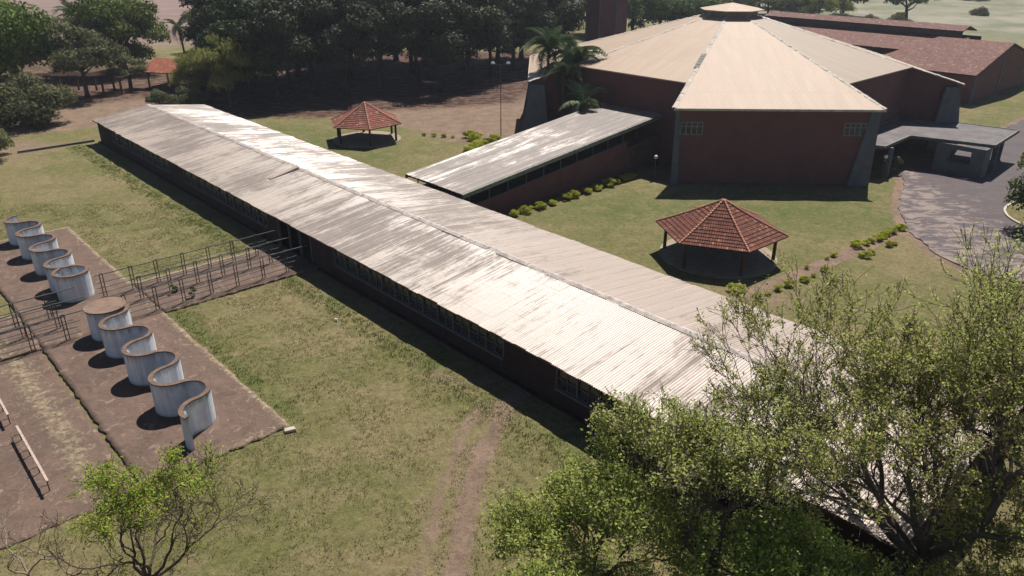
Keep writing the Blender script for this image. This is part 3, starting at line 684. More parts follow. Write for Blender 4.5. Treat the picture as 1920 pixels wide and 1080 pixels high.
# ------------------------------------------------------------------ octagonal hall
HC = Vector((28.95, 107.9, 0)); HA = R(-92.0)     # facet 0 faces the camera
R1, R2, ZE1, ZTOP, RH = 26.6, 21.0, 8.3, 15.2, 3.2
HL = thing('octagonal_hall', 'large octagonal dark red hall with a folded tan metal roof and lantern', 'building', HC, HA)
T8 = math.tan(R(22.5))
SLP = (ZTOP-ZE1)/(R1-RH)
def zroof(r): return ZE1+(R1-r)*SLP
def fac(k, r, s, z):     # facet k: distance r along its normal, s sideways
    A = k*math.pi/4; c_, s_ = math.cos(A), math.sin(A)
    return (r*c_-s*s_, r*s_+s*c_, z)
FR = [R1 if k%2==0 else R2 for k in range(8)]
WALLIN = 0.45
for k in range(8):
    r = FR[k]; he = r*T8; hi = RH*T8
    # roof panel (a thin solid) with UV: u across, v down the slope
    nv = 12; vs = []; uvs = []; fs = []
    for i in range(nv+1):
        t_ = i/nv; rr_ = RH+(r-RH)*t_; h = rr_*T8
        z = zroof(rr_)
        if k == 0 : pass
        for s in (-h, h): vs.append(fac(k, rr_, s, z)); uvs.append((s+k*31, (rr_-RH)*math.sqrt(1+SLP*SLP)))
    m_ = len(vs); vs += [(v[0],v[1],v[2]-0.14) for v in vs]; uvs += uvs
    for i in range(nv):
        q = i*2; fs.append((q,q+1,q+3,q+2)); fs.append((m_+q,m_+q+2,m_+q+3,m_+q+1))
    e = nv*2; fs.append((e,e+1,m_+e+1,m_+e)); fs.append((0,m_,m_+1,1))
    for i in range(nv):
        q = i*2; fs.append((q,q+2,m_+q+2,m_+q)); fs.append((q+1,m_+q+1,m_+q+3,q+3))
    mb = MB(); mb.add(vs, fs)
    me = mb.mesh('roof_panel', M['hallroof_grey' if k in (1,) else ('hallroof_darktan' if k in (5,6) else 'hallroof')]); ul = me.uv_layers.new(name='UVMap')  # one facet has greyer sheeting, two others a darker tan
    for lp in me.loops: ul.data[lp.index].uv = uvs[lp.vertex_index]
    meshobj('roof_panel', me, HL)
    # wall under this facet
    mb = MB(); rw = r-WALLIN; hw = rw*T8 - (0.0)
    if k % 2 == 0:
        zt = zroof(r)-0.16
        p = [fac(k,rw,-he+0.5,0), fac(k,rw,he-0.5,0), fac(k,rw-0.3,he-0.5,0), fac(k,rw-0.3,-he+0.5,0)]
        mb.hexa(p + [(q[0],q[1],zt) for q in p])
        for sg in (-1, 1):      # returns back to the recessed diagonal walls, tops follow the roof
            s_out = sg*(he-0.5); ro, ri = rw-0.303, R2-2.0
            q0 = fac(k,ro,s_out,0); q1 = fac(k,ro,s_out-sg*0.3,0); q2 = fac(k,ri,s_out-sg*0.3,0); q3 = fac(k,ri,s_out,0)
            # keep inside the corner ridge
            def inside(rad): return min(he-0.5, rad*T8-0.35)
            q2 = fac(k,ri,sg*(inside(ri)-0.3),0); q3 = fac(k,ri,sg*inside(ri),0)
            zo, zi = zroof(ro)-0.18, zroof(ri)-0.18
            top_ = [(q0[0],q0[1],zo),(q1[0],q1[1],zo),(q2[0],q2[1],zi),(q3[0],q3[1],zi)]
            bot = [q0,q1,q2,q3]
            if sg > 0: bot = [q0,q3,q2,q1]; top_ = [top_[0],top_[3],top_[2],top_[1]]
            mb.hexa(bot+top_)
    else:
        zt = zroof(r)-0.16; rw2 = r-0.55
        p = [fac(k,rw2,-he-0.9,0), fac(k,rw2,he+0.9,0), fac(k,rw2-0.3,he+0.9,0), fac(k,rw2-0.3,-he-0.9,0)]
        mb.hexa(p + [(q[0],q[1],zt) for q in p])
    mb.build('wall', M['brick'], HL)
    if k % 2 == 0:
        for sg in (-1, 1):      # tapered buttress fins at the corners
            wt, wb = (0.95, 2.3) if not (k == 0 and sg == -1) else (0.45, 0.75)
            out = 0.42
            s0 = sg*(he-0.35)
            bot = [fac(k,rw-0.2,s0,0), fac(k,rw+out*1.2,s0,0), fac(k,rw+out*1.2,s0-sg*wb,0), fac(k,rw-0.2,s0-sg*wb,0)]
            zt = zroof(r)-0.17
            top_ = [fac(k,rw-0.2,s0,zt), fac(k,rw+0.12,s0,zt), fac(k,rw+0.12,s0-sg*wt,zt), fac(k,rw-0.2,s0-sg*wt,zt)]
            if sg > 0: pass
            mb = MB(); mb.hexa(bot+top_); mb.build('buttress', M['concrete'], HL)
        for sg in (-1, 1):      # fins standing on the side walls: a raking outer one and a smaller inner one
            s1, s2 = sg*(he-0.49), sg*(he-0.05)
            if k != 0:
                zt = 7.9
                p = [fac(k,rw+1.5,s1,0), fac(k,rw+1.5,s2,0), fac(k,rw-2.4,s2,0), fac(k,rw-2.4,s1,0)]
                q = [fac(k,rw+0.1,s1,0), fac(k,rw+0.1,s2,0), fac(k,rw-1.6,s2,0), fac(k,rw-1.6,s1,0)]
                if sg < 0: p, q = p[::-1], q[::-1]
                mb = MB(); mb.hexa([(v[0],v[1],0) for v in p]+[(v[0],v[1],zt) for v in q]); mb.build('buttress', M['concrete'], HL)
        # fascia
        mb = MB(); z = zroof(r)
        p = [fac(k,r-0.02,-he,0), fac(k,r+0.07,-he,0), fac(k,r+0.07,he,0), fac(k,r-0.02,he,0)]
        mb.hexa([(q[0],q[1],z-0.24) for q in p]+[(q[0],q[1],z-0.01) for q in p]); mb.build('fascia', M['hallcap'], HL)
# ridge caps along the eight corners
for k in range(8):
    A = (k+0.5)*math.pi/4; cr = 1/math.cos(R(22.5))
    rr1 = R1; mb = MB(); rgen = random.Random(k)
    pts = []; steps = 46
    for i in range(steps):
        r0 = RH+(rr1-RH)*i/steps; r1_ = RH+(rr1-RH)*(i+1)/steps - 0.03
        jz = rgen.gauss(0,0.015); wv = 0.24
        for (ra, rb) in ((r0, r1_),):
            d = Vector((math.cos(A), math.sin(A), 0)); s = Vector((-math.sin(A), math.cos(A), 0))
            pa = d*(ra*cr); pb = d*(rb*cr); za, zb = zroof(ra)+0.05+jz, zroof(rb)+0.05+jz
            mb.add([pa-s*wv+Vector((0,0,za-0.05)), pa+Vector((0,0,za+0.05)), pa+s*wv+Vector((0,0,za-0.05)),
                    pb-s*wv+Vector((0,0,zb-0.05)), pb+Vector((0,0,zb+0.05)), pb+s*wv+Vector((0,0,zb-0.05))], [(0,1,4,3),(1,2,5,4)])
    mb.build('ridge_cap', M['hallcap'], HL)
# lantern
lt = MB(); lt.prism([(RH*1.06*math.cos((k+0.5)*math.pi/4), RH*1.06*math.sin((k+0.5)*math.pi/4)) for k in range(8)], ZTOP-0.35, ZTOP+0.55)
lan = lt.build('lantern', M['fascia'], HL)
cpm = MB(); vs = [(4.2*math.cos((k+0.5)*math.pi/4), 4.2*math.sin((k+0.5)*math.pi/4), ZTOP+0.78) for k in range(8)] + [(0,0,ZTOP+1.55)]
cpm.add(vs+[(v[0],v[1],v[2]-0.12) for v in vs], [(k,(k+1)%8,8) for k in range(8)]+[(k+9,17,(k+1)%8+9) for k in range(8)]+[(k,k+9,(k+1)%8+9,(k+1)%8) for k in range(8)])
me = cpm.mesh('lantern_roof', M['hallroof']); ul = me.uv_layers.new(name='UVMap')
for lp in me.loops:
    v = me.vertices[lp.vertex_index].co; ul.data[lp.index].uv = (v.x, v.y)
meshobj('lantern_roof', me, lan)
for k in range(8):
    mb = MB(); A = (k+0.5)*math.pi/4; mb.tube([(3.1*math.cos(A),3.1*math.sin(A),ZTOP+0.5),(3.1*math.cos(A),3.1*math.sin(A),ZTOP+0.95)],0.09,6)
    mb.build('lantern_strut', M['fascia'], lan)
# small windows on the camera facet
for s0, wv in ((-8.9,2.3),(8.3,2.2)):
    rw = R1-WALLIN; mb = MB()
    z0, z1 = 5.45, 6.75
    def bx(sa, sb, za, zb, ra=0.003, rb=0.07):
        p = [fac(0,rw+ra,sa,za), fac(0,rw+rb,sa,za), fac(0,rw+rb,sb,za), fac(0,rw+ra,sb,za)]
        mb.hexa(p+[(q[0],q[1],zb) for q in p])
    for i in range(5):
        s = s0-wv/2+wv*i/4; bx(s-0.035, s+0.035, z0, z1)
    for z in (z0, (z0+z1)/2+0.2, z1):
        for i in range(4): bx(s0-wv/2+wv*i/4+0.035, s0-wv/2+wv*(i+1)/4-0.035, z-0.03, z+0.03)
    wn = mb.build('window', M['frame2'], HL)
    mb = MB(); bx(s0-wv/2+0.02, s0+wv/2-0.02, z0+0.01, z1-0.01, 0.002, 0.03); mb.build('pane', M['glass'], wn)
# windows of the recessed wall beside the ramp
for s0 in (-6.6,):
    mb = MB(); rw = R2-0.55
    for i in range(4):
        s = s0-0.9+1.8*i/3; p = [fac(7,rw+0.003,s-0.03,2.2), fac(7,rw+0.07,s-0.03,2.2), fac(7,rw+0.07,s+0.03,2.2), fac(7,rw+0.003,s+0.03,2.2)]
        mb.hexa(p+[(q[0],q[1],3.8) for q in p])
    mb.build('window', M['frame'], HL)
# patch of repaired roof near the left ridge of the camera facet
mb = MB(); hh = []
for i in range(5):
    r = 14.0+i*0.7; s = -r*T8-0.1
    p = [fac(0,r,s-0.28,zroof(r)+0.06), fac(0,r+0.62,s-0.28-0.25,zroof(r+0.62)+0.06), fac(0,r+0.62,s+0.28-0.25,zroof(r+0.62)+0.09), fac(0,r,s+0.28,zroof(r)+0.09)]
    mb.hexa(p+[(q[0],q[1],q[2]+0.05) for q in p])
mb.build('roof_patch', M['fascia'], HL)

# ------------------------------------------------------------------ entrance canopy on the right of the hall
CN = thing('entrance_canopy', 'flat dark canopy on a hollow pier over the drive right of the hall', 'canopy', W(-31,98), AX)
cl = lambda u, n: (u+31, n-98)
mb = MB(); pol = [cl(*p) for p in [(-39.6,86.0),(-34.6,87.0),(-34.9,94.3),(-26.6,96.6),(-27.3,106.8),(-33.9,105.8),(-40.2,103.2)]]
mb.prism(pol, 3.28, 3.55); mb.build('canopy_slab', M['canopy'], CN, bevel=0.02)
mb = MB()
for i in range(len(pol)):
    p, q = Vector((*pol[i],0)), Vector((*pol[(i+1)%len(pol)],0)); d = (q-p).normalized(); nn_ = Vector((-d.y,d.x,0))
    p2, q2 = p+d*0.06, q-d*0.06
    v4 = [p2+nn_*0.02, q2+nn_*0.02, q2+nn_*0.16, p2+nn_*0.16]
    mb.hexa([(v.x,v.y,3.553) for v in v4]+[(v.x,v.y,3.63) for v in v4])
mb.build('roof_upstand', M['fascia'], CN)
# hollow pier: near wall with a trapezoid opening, back wall with one too, closed by an outer side wall
def holed(mb, xa, xb, y0, y1, ha, hb, z0, z1, zt, flip=0.0):
    # xa..xb wall, opening ha..hb at height z0..z1
    mb.box(xa, xb, y0, y1, 0, z0); mb.box(xa, xb, y0, y1, z1, zt)
    mb.hexa([(xa,y0,z0),(ha,y0,z0),(ha,y1,z0),(xa,y1,z0),(xa,y0,z1),(ha+0.25,y0,z1),(ha+0.25,y1,z1),(xa,y1,z1)])
    mb.hexa([(hb,y0,z0),(xb,y0,z0),(xb,y1,z0),(hb,y1,z0),(hb-0.1,y0,z1),(xb,y0,z1),(xb,y1,z1),(hb-0.1,y1,z1)])
mb = MB(); holed(mb, -1.1, 4.1, -3.0, -2.7, 0.2, 2.75, 1.25, 2.75, 3.27); mb.build('pier_wall', M['concrete'], CN)
mb = MB(); holed(mb, -1.1, 4.1, 1.0, 1.3, -0.9, 3.6, 0.35, 2.95, 3.27); mb.build('pier_wall', M['concrete'], CN)
mb = MB(); mb.box(3.8, 4.103, -2.697, -1.2, 0, 3.27); mb.build('pier_wall', M['concrete'], CN)
for (x,y) in ((-3.3,4.5),(2.6,7.3),(-3.5,-9.5),(-7.6,-10.2)):
    mb = MB(); mb.box(x-0.2,x+0.2,y-0.2,y+0.2,0,3.27); mb.build('column', M['concrete'], CN)

# ------------------------------------------------------------------ octagonal tower behind the hall
TW = thing('octagonal_tower', 'tall dark brick octagonal tower standing behind the hall', 'tower', (20.3,176,0), HA)
mb = MB(); mb.prism([(4.2/math.cos(R(22.5))*math.cos((k+0.5)*math.pi/4), 4.2/math.cos(R(22.5))*math.sin((k+0.5)*math.pi/4)) for k in range(8)], 0, 24)
mb.build('shaft', m_brick('tower_brick', (0.115,0.055,0.07), (0.15,0.07,0.085)), TW)
for k in range(8):
    A = (k+0.5)*math.pi/4; r = 4.2/math.cos(R(22.5))
    mb = MB(); mb.tube([(r*math.cos(A),r*math.sin(A),0),(r*math.cos(A),r*math.sin(A),24)],0.14,6); mb.build('corner_rib', M['concrete'], TW)

# ------------------------------------------------------------------ tiled buildings behind, top right
def uvroof(name, quads, mat, parent, thick=0.18):
    """each quad: eave-left, eave-right, top-right, top-left"""
    mb = MB(); uvs = []
    for q in quads:
        q = [Vector(p) for p in q]; e = (q[1]-q[0]); L = e.length; e = e/L; nn_ = e.cross(q[3]-q[0]).normalized(); up = nn_.cross(e)
        mb.add(q+[p-nn_*thick for p in q], [(0,1,2,3),(7,6,5,4),(0,4,5,1),(1,5,6,2),(2,6,7,3),(3,7,4,0)])
        for p in q+q: uvs.append(((p-q[0]).dot(e), (p-q[0]).dot(up)))
    me = mb.mesh(name, mat); ul = me.uv_layers.new(name='UVMap')
    for lp in me.loops: ul.data[lp.index].uv = uvs[lp.vertex_index]
    return meshobj(name, me, parent)
BB = thing('tiled_hall', 'broad red tiled gabled building at the top right behind the octagonal hall', 'building', W(-52,153), AX)
uvroof('roof', [[(-10,-15,4.6),(8.7,-15,4.6),(8.7,0,8.3),(-3.5,0,8.3)], [(8.7,15,4.6),(-10,15,4.6),(-3.5,0,8.301),(8.7,0,8.301)]], M['oldtile'], BB)
mb = MB(); mb.box(-9,7.9,-14,-13.7,0,4.6)
mb.add([(7.9,-14,0),(7.9,14,0),(7.9,14,4.6),(7.9,0,8.05),(7.9,-14,4.6),(8.2,-14,0),(8.2,14,0),(8.2,14,4.6),(8.2,0,8.05),(8.2,-14,4.6)],
       [(4,3,2,1,0),(5,6,7,8,9),(0,1,6,5),(1,2,7,6),(2,3,8,7),(3,4,9,8),(4,0,5,9)])
mb.build('wall', M['brick'], BB)
for (ya,yb,zt) in ((-13.6,-12.9,4.2),(-2,-1.4,6.5),(9,9.6,5.0)):
    mb = MB(); mb.box(8.203,8.3,ya,yb,0,zt); mb.build('pilaster', M['concrete'], BB)
LA = thing('clerestory_wing', 'long low tiled wing with a raised strip roof running behind the octagonal hall', 'building', W(-78,168), AX)
uvroof('roof', [[(-32,-8,4.6),(22,-8,4.6),(22,2,6.7),(-32,2,6.7)]], M['oldtile'], LA)
uvroof('clerestory_roof', [[(-22,0.8,7.9),(21,0.8,7.9),(21,3.8,8.7),(-22,3.8,8.7)], [(21,8,7.6),(-22,8,7.6),(-22,3.8,8.701),(21,3.8,8.701)]], M['oldtile'], LA)
mb = MB(); mb.box(-30,22,-7.3,-7.0,0,4.7); mb.box(-30.3,-30,-7.3,8,0,4.5); mb.box(-30,22,8,8.3,0,6.5); mb.build('wall', M['shadewall'], LA)
mb = MB(); mb.box(-21.5,20.5,2.0,2.2,6.2,7.95); mb.build('clerestory_wall', M['sill'], LA)

# ------------------------------------------------------------------ shed among trees, top left
SH = thing('open_shed', 'open shed with an orange red tiled roof among the trees at the left', 'shed', (-57.5,141,0), R(-14))
uvroof('roof', [[(-7,-3.6,2.9),(11,-3.6,2.9),(11,0.6,4.7),(-7,0.6,4.7)], [(11,4.6,2.9),(-7,4.6,2.9),(-7,0.6,4.701),(11,0.6,4.701)]], M['redtile'], SH)
for k in range(5):
    for y in (-3.0, 4.0):
        mb = MB(); mb.box(-6.2+k*4.0-0.11,-6.2+k*4.0+0.11,y-0.11,y+0.11,0,3.0); mb.build('post', M['wood'], SH)
mb = MB(); mb.box(-2,11,3.6,3.9,0,2.6); mb.build('back_wall', M['shadewall'], SH)
PG = thing('timber_pergola', 'dark timber pergola left of the orange roofed shed', 'pergola', (-72.5,136,0), R(-6))
for k in range(5):
    for y in (-1.6,1.6):
        mb = MB(); mb.box(-7+k*3.3-0.13,-7+k*3.3+0.13,y-0.13,y+0.13,0,2.6); mb.build('post', M['wood'], PG)
mb = MB(); mb.box(-7.6,7,-1.75,-1.5,2.6,2.85); mb.box(-7.6,7,1.5,1.75,2.6,2.85); mb.build('beam', M['wood'], PG)
mb = MB()
for k in range(26): mb.box(-7.4+k*0.56,-7.28+k*0.56,-2.3,2.3,2.853,3.0)
mb.build('slats', M['wood'], PG)

# ------------------------------------------------------------------ hexagonal gazebos
def gazebo(name, label, loc, rot, rad, zapex, zeave, holes_seed, tile='tile'):
    G = thing(name, label, 'gazebo', loc, rot, 'tiled gazebos')
    mb = MB(); P = [Vector((rad*math.cos(k*math.pi/3), rad*math.sin(k*math.pi/3), zeave)) for k in range(6)]; A = Vector((0,0,zapex))
    uvs = []; nrow = 14
    rg = random.Random(holes_seed)
    for k in range(6):
        p, q = P[k], P[(k+1)%6]; e = (q-p).normalized(); mid = (p+q)/2; up = (A-mid).normalized(); nn_ = e.cross(up)
        if nn_.z < 0: nn_ = -nn_
        for i in range(nrow):          # tile courses, each lapping over the one below
            t0, t1 = i/nrow, (i+1)/nrow
            sag = 0.10*math.sin(math.pi*t0)*-1; sag1 = 0.10*math.sin(math.pi*t1)*-1
            a0, b0 = p.lerp(A,t0), q.lerp(A,t0); a1, b1 = p.lerp(A,t1), q.lerp(A,t1)
            wob = rg.gauss(0,0.006)
            a0 = a0+nn_*(0.045+wob)+Vector((0,0,sag)); b0 = b0+nn_*(0.045+wob)+Vector((0,0,sag)); a1 = a1+Vector((0,0,sag1)); b1 = b1+Vector((0,0,sag1))
            vv = [a0,b0,b1,a1, a0-nn_*0.06, b0-nn_*0.06]
            mb.add(vv, [(0,1,2,3),(4,5,1,0)])
            for v in vv: uvs.append(((v-mid).dot(e)+k*17.3, (v-mid).dot(up)))
        vv = [p-Vector((0,0,0.06)), A-Vector((0,0,0.16)), q-Vector((0,0,0.06))]
        mb.add(vv, [(0,1,2)]); uvs += [(0,0)]*3
    me = mb.mesh('roof', M[tile]); ul = me.uv_layers.new(name='UVMap')
    for lp in me.loops: ul.data[lp.index].uv = uvs[lp.vertex_index]
    rf = meshobj('roof', me, G)
    for k in range(6):
        mb = MB(); nseg = 22
        for i in range(nseg):
            t0, t1 = i/nseg, (i+0.95)/nseg
            a0 = P[k].lerp(A,t0)+Vector((0,0,0.045-0.10*math.sin(math.pi*t0))); a1 = P[k].lerp(A,t1)+Vector((0,0,0.03-0.10*math.sin(math.pi*t1)))
            mb.tube([a0,a1],[0.105,0.085],7)
        mb.build('ridge_tiles', M['ridgeclay'], rf)
    rp = rad*0.83
    for k in range(6):
        A_ = k*math.pi/3
        mb = MB(); mb.tube([(rp*math.cos(A_),rp*math.sin(A_),0),(rp*math.cos(A_),rp*math.sin(A_),zeave+0.25)],[0.16,0.13],8)
        mb.build('post', M['wood'], G)
    mb = MB()
    for k in range(6):
        a0 = Vector((rp*math.cos(k*math.pi/3), rp*math.sin(k*math.pi/3), zeave+0.12)); a1 = Vector((rp*math.cos((k+1)*math.pi/3), rp*math.sin((k+1)*math.pi/3), zeave+0.12))
        mb.tube([a0,a1],0.08,6); mb.tube([a0,(0,0,zapex-0.3)],0.07,6)
    mb.build('rafters', M['wood'], G)
    mb = MB(); mb.prism([(rad*0.90*math.cos(2*math.pi*k/40), rad*0.90*math.sin(2*math.pi*k/40)) for k in range(40)], -0.1, 0.06); mb.build('floor', M['pavers'], G)
    return G
gazebo('gazebo', 'nearer hexagonal gazebo with dark red tiles on the lawn before the hall', (17.55,61.25,0), R(-20), 5.45, 4.95, 2.4, 1)
gazebo('gazebo', 'farther hexagonal gazebo with orange red tiles between the long roof and the grove', (-19.35,102.2,0), R(-14), 5.0, 4.9, 2.35, 2, 'tile2')

# ------------------------------------------------------------------ serpentine walls
def arc(c, n, r, a0, a1, k=18): return [(c+r*math.cos(a0+(a1-a0)*i/k), n+r*math.sin(a0+(a1-a0)*i/k)) for i in range(k+1)]
def ribbon(path, th, z0, z1, name, mat, parent):
    L, Rr = [], []
    for i, p in enumerate(path):
        a_ = path[max(0,i-1)]; b_ = path[min(len(path)-1,i+1)]; d = Vector((b_[0]-a_[0], b_[1]-a_[1])).normalized(); nn_ = Vector((-d.y,d.x))
        L.append((p[0]+nn_.x*th/2, p[1]+nn_.y*th/2)); Rr.append((p[0]-nn_.x*th/2, p[1]-nn_.y*th/2))
    k = len(path); vs = [(q[0],q[1],z0) for q in L]+[(q[0],q[1],z0) for q in Rr]+[(q[0],q[1],z1) for q in L]+[(q[0],q[1],z1) for q in Rr]
    fs = []
    for i in range(k-1):
        fs += [(i+1,i,i+2*k,i+1+2*k), (i+k,i+1+k,i+1+3*k,i+3*k), (i+2*k,i+3*k,i+1+3*k,i+1+2*k), (i,i+1,i+1+k,i+k)]
    fs += [(0,k,3*k,2*k), (k-1,3*k-1,4*k-1,2*k-1)]
    mb = MB(); mb.add(vs, fs); return mb.build(name, mat, parent)
RS, NS, HS = 1.12, 11.15, 2.12
def serp(name, label, uorg, path):
    S = thing(name, label, 'curved wall', W(uorg,NS), AX, 'serpentine walls on the brown slab')
    path = [(p[0]-uorg, p[1]-NS) for p in path]
    ribbon(path, 0.19, 0.0, HS-0.001, 'wall', M['white'], S)
    ribbon(path, 0.27, HS, HS+0.07, 'rim', M['rim'], S)
    return S
def snake(u_start, nlobes, first_right, k=16):
    pts = []; right = first_right; c = u_start
    for i in range(nlobes):
        seg = arc(c, NS, RS, math.pi, 0, k) if right else arc(c, NS, RS, math.pi, 2*math.pi, k)
        pts += seg if not pts else seg[1:]
        c += 2*RS+0.06 if False else 2*RS; right = not right
    return pts, c, right
pts, c_, rt = snake(-52.35, 7, True)
pts += arc(c_, NS, RS, math.pi, math.pi+1.95, 14)[1:]
serp('serpentine_wall', 'nearer whitewashed serpentine wall with brown rim starting at the lidded cylinder', -45.0, pts)
pts, c_, rt = snake(-76.9, 6, False)
# last lobe closes to an almost full ring
pts = pts[:-16] if False else pts
pts += arc(c_-0.0, NS, RS, math.pi, 2*math.pi, 16)[1:] if not rt else []
if not rt: c_ += 2*RS
pts += arc(c_, NS, RS, math.pi, -math.pi*0.86, 34)[1:]
serp('serpentine_wall', 'farther whitewashed serpentine wall ending in an open ring before the railings', -68.0, pts)
CYL = thing('lidded_cylinder', 'whitewashed round cylinder closed by a flat dusty brown lid', 'cylinder', W(-53.15,NS), AX)
mb = MB(); k = 32; rc = 1.2
mb.prism([(rc*math.cos(2*math.pi*i/k), rc*math.sin(2*math.pi*i/k)) for i in range(k)], 0, HS+0.02); mb.build('drum', M['white'], CYL)
mb = MB(); mb.prism([((rc+0.12)*math.cos(2*math.pi*i/k), (rc+0.12)*math.sin(2*math.pi*i/k)) for i in range(k)], HS+0.023, HS+0.12); mb.build('lid', M['lid'], CYL, bevel=0.02)

# ------------------------------------------------------------------ queue railings
def railing(u_, n_list, label, sd, zt=1.85, rails=(0.35,0.75,1.15), n_end=None, bars=True):
    rg = random.Random(sd); nm = (n_list[0]+n_list[-1])/2
    Q = thing('queue_railing', label, 'railing', W(u_,nm,0.12), AX, 'pipe railings along the paved path')
    for n_ in n_list:
        mb = MB(); lean = rg.gauss(0,0.03)
        for dn in (-0.11,0.11): mb.tube([(0,n_-nm+dn,0),(lean,n_-nm+dn,zt)],0.036,5)
        mb.tube([(lean,n_-nm-0.11,zt),(lean,n_-nm+0.11,zt)],0.026,5); mb.tube([(0,n_-nm-0.11,zt*0.45),(0,n_-nm+0.11,zt*0.45)],0.022,5)
        mb.build('post', M['rustpost'], Q)
    a0, a1 = n_list[0]-nm-0.5, n_list[-1]-nm+0.6
    for z in tuple(rails)+(zt-0.06,):
        top = z > 1.5
        mb = MB(); pts = []; k = 12
        e = a1+(1.3 if top else rg.uniform(-0.2,0.4))
        for i in range(k+1): pts.append((0.05, a0+(e-a0)*i/k, z+rg.gauss(0,0.012)))
        mb.tube(pts, 0.04 if top else 0.027, 5); mb.build('rail', M['metal'], Q)
    return Q
nr = [25.15,23.1,20.95,18.9,16.8,14.85,12.75][::-1]
railing(-54.75, nr, 'south pipe railing of the path between lidded cylinder and long building', 1)
railing(-57.35, [14.65,16.8,18.88,20.93,23.14,25.0], 'middle pipe railing of the path towards the long building', 2)
railing(-59.7, [12.75,14.84,16.71,18.77,20.83,22.86,24.9], 'north pipe railing of the path beside the dry lawn', 3)
nl = [-3.4,-1.4,0.6,2.6,4.6,6.6,8.7]
railing(-54.1, nl, 'south pipe railing left of the serpentine walls', 4)
railing(-56.4, nl, 'middle pipe railing left of the serpentine walls', 5)
railing(-58.5, nl, 'north pipe railing left of the serpentine walls', 6)

# low beam rails at the lower left
def beam_rail(u0_, u1_, n_, label, z=0.75):
    B = thing('beam_rail', label, 'low rail', W((u0_+u1_)/2,n_,0.02), AX, 'low beam rails on the lower slab')
    L = (u1_-u0_)/2
    mb = MB(); mb.box(-L,L,-0.06,0.06,z-0.05,z+0.03); mb.build('beam', M['woodpale'], B, bevel=0.01)
    k = max(2,int(2*L/1.9)+1)
    for i in range(k):
        x = -L+0.3+(2*L-0.6)*i/(k-1)
        mb = MB(); mb.tube([(x,0,0),(x,0,z-0.05)],0.03,6); mb.build('leg', M['rustpost'], B)
        mb = MB(); mb.tube([(x,0,z*0.5),(x,-0.38,z*0.5),(x,-0.38,0)],0.022,6); mb.build('brace', M['rustpost'], B)
beam_rail(-43.9,-37.6,3.6,'longer pink timber beam rail casting a ladder shadow at the lower left')
beam_rail(-51.2,-45.4,3.5,'timber beam rail at the left picture edge above the longer one')

# ------------------------------------------------------------------ lamps and small things
LP = thing('lamp_post', 'thin pole lamp with a white head on the dirt yard left of the hall', 'street lamp', (-1.5,104.0,0))
mb = MB(); mb.tube([(0,0,0),(0,0,4.5),(0,0,9.4)],[0.07,0.05,0.04],8); mb.build('pole', M['sill'], LP)
for sg in (-1,1):
    mb = MB(); mb.tube([(0,0,9.2),(sg*0.5,0,9.5),(sg*1.0,0,9.6)],0.035,6); mb.build('arm', M['sill'], LP)
    mb = MB(); mb.hexa([(sg*1.0-0.28,-0.16,9.5),(sg*1.0+0.28,-0.16,9.5),(sg*1.0+0.28,0.16,9.5),(sg*1.0-0.28,0.16,9.5),(sg*1.0-0.18,-0.1,9.75),(sg*1.0+0.18,-0.1,9.75),(sg*1.0+0.18,0.1,9.75),(sg*1.0-0.18,0.1,9.75)])
    mb.build('lamp_head', M['whitepaint'], LP, bevel=0.02)
def globe_lamp(loc, label):
    G = thing('garden_lamp', label, 'garden lamp', loc, 0, 'white globe lamps beside the hall')
    mb = MB(); mb.tube([(0,0,0),(0,0,2.2)],0.05,8); mb.build('pole', M['sill'], G)
    bm = bmesh.new(); bmesh.ops.create_uvsphere(bm, u_segments=14, v_segments=10, radius=0.22); bmesh.ops.translate(bm, verts=bm.verts, vec=(0,0,2.4))
    me = bpy.data.meshes.new('globe'); bm.to_mesh(me); bm.free(); me.materials.append(M['whitepaint']); meshobj('globe', me, G)
globe_lamp((16.0,84.2,0), 'white globe lamp at the left corner of the hall front')
globe_lamp((41.6,84.3,0), 'white globe lamp at the right corner of the hall front')
mb = MB(); mb.hexa([(-0.35,-0.2,0.02),(0.35,-0.25,0.0),(0.3,0.2,0.0),(-0.3,0.18,0.03),(-0.3,-0.15,0.14),(0.3,-0.2,0.16),(0.28,0.15,0.13),(-0.25,0.13,0.17)])
o = mb.build('concrete_chunk', M['kerb'], bevel=0.03); o.location = (-12.3,35.6,0); o.rotation_euler=(0,0,0.5); tag(o,'loose pale concrete chunk in the grass beside the slab corner','rubble')
mb = MB(); mb.hexa([(-0.12,-0.1,0),(0.12,-0.12,0),(0.1,0.1,0),(-0.1,0.1,0),(-0.08,-0.06,0.14),(0.08,-0.06,0.16),(0.06,0.06,0.12),(-0.06,0.06,0.15)])
o = mb.build('litter_bag', M['whitepaint'], bevel=0.02); o.location = (-12.5,49.0,0); tag(o,'small white scrap of litter on the lawn beside the long building','litter')

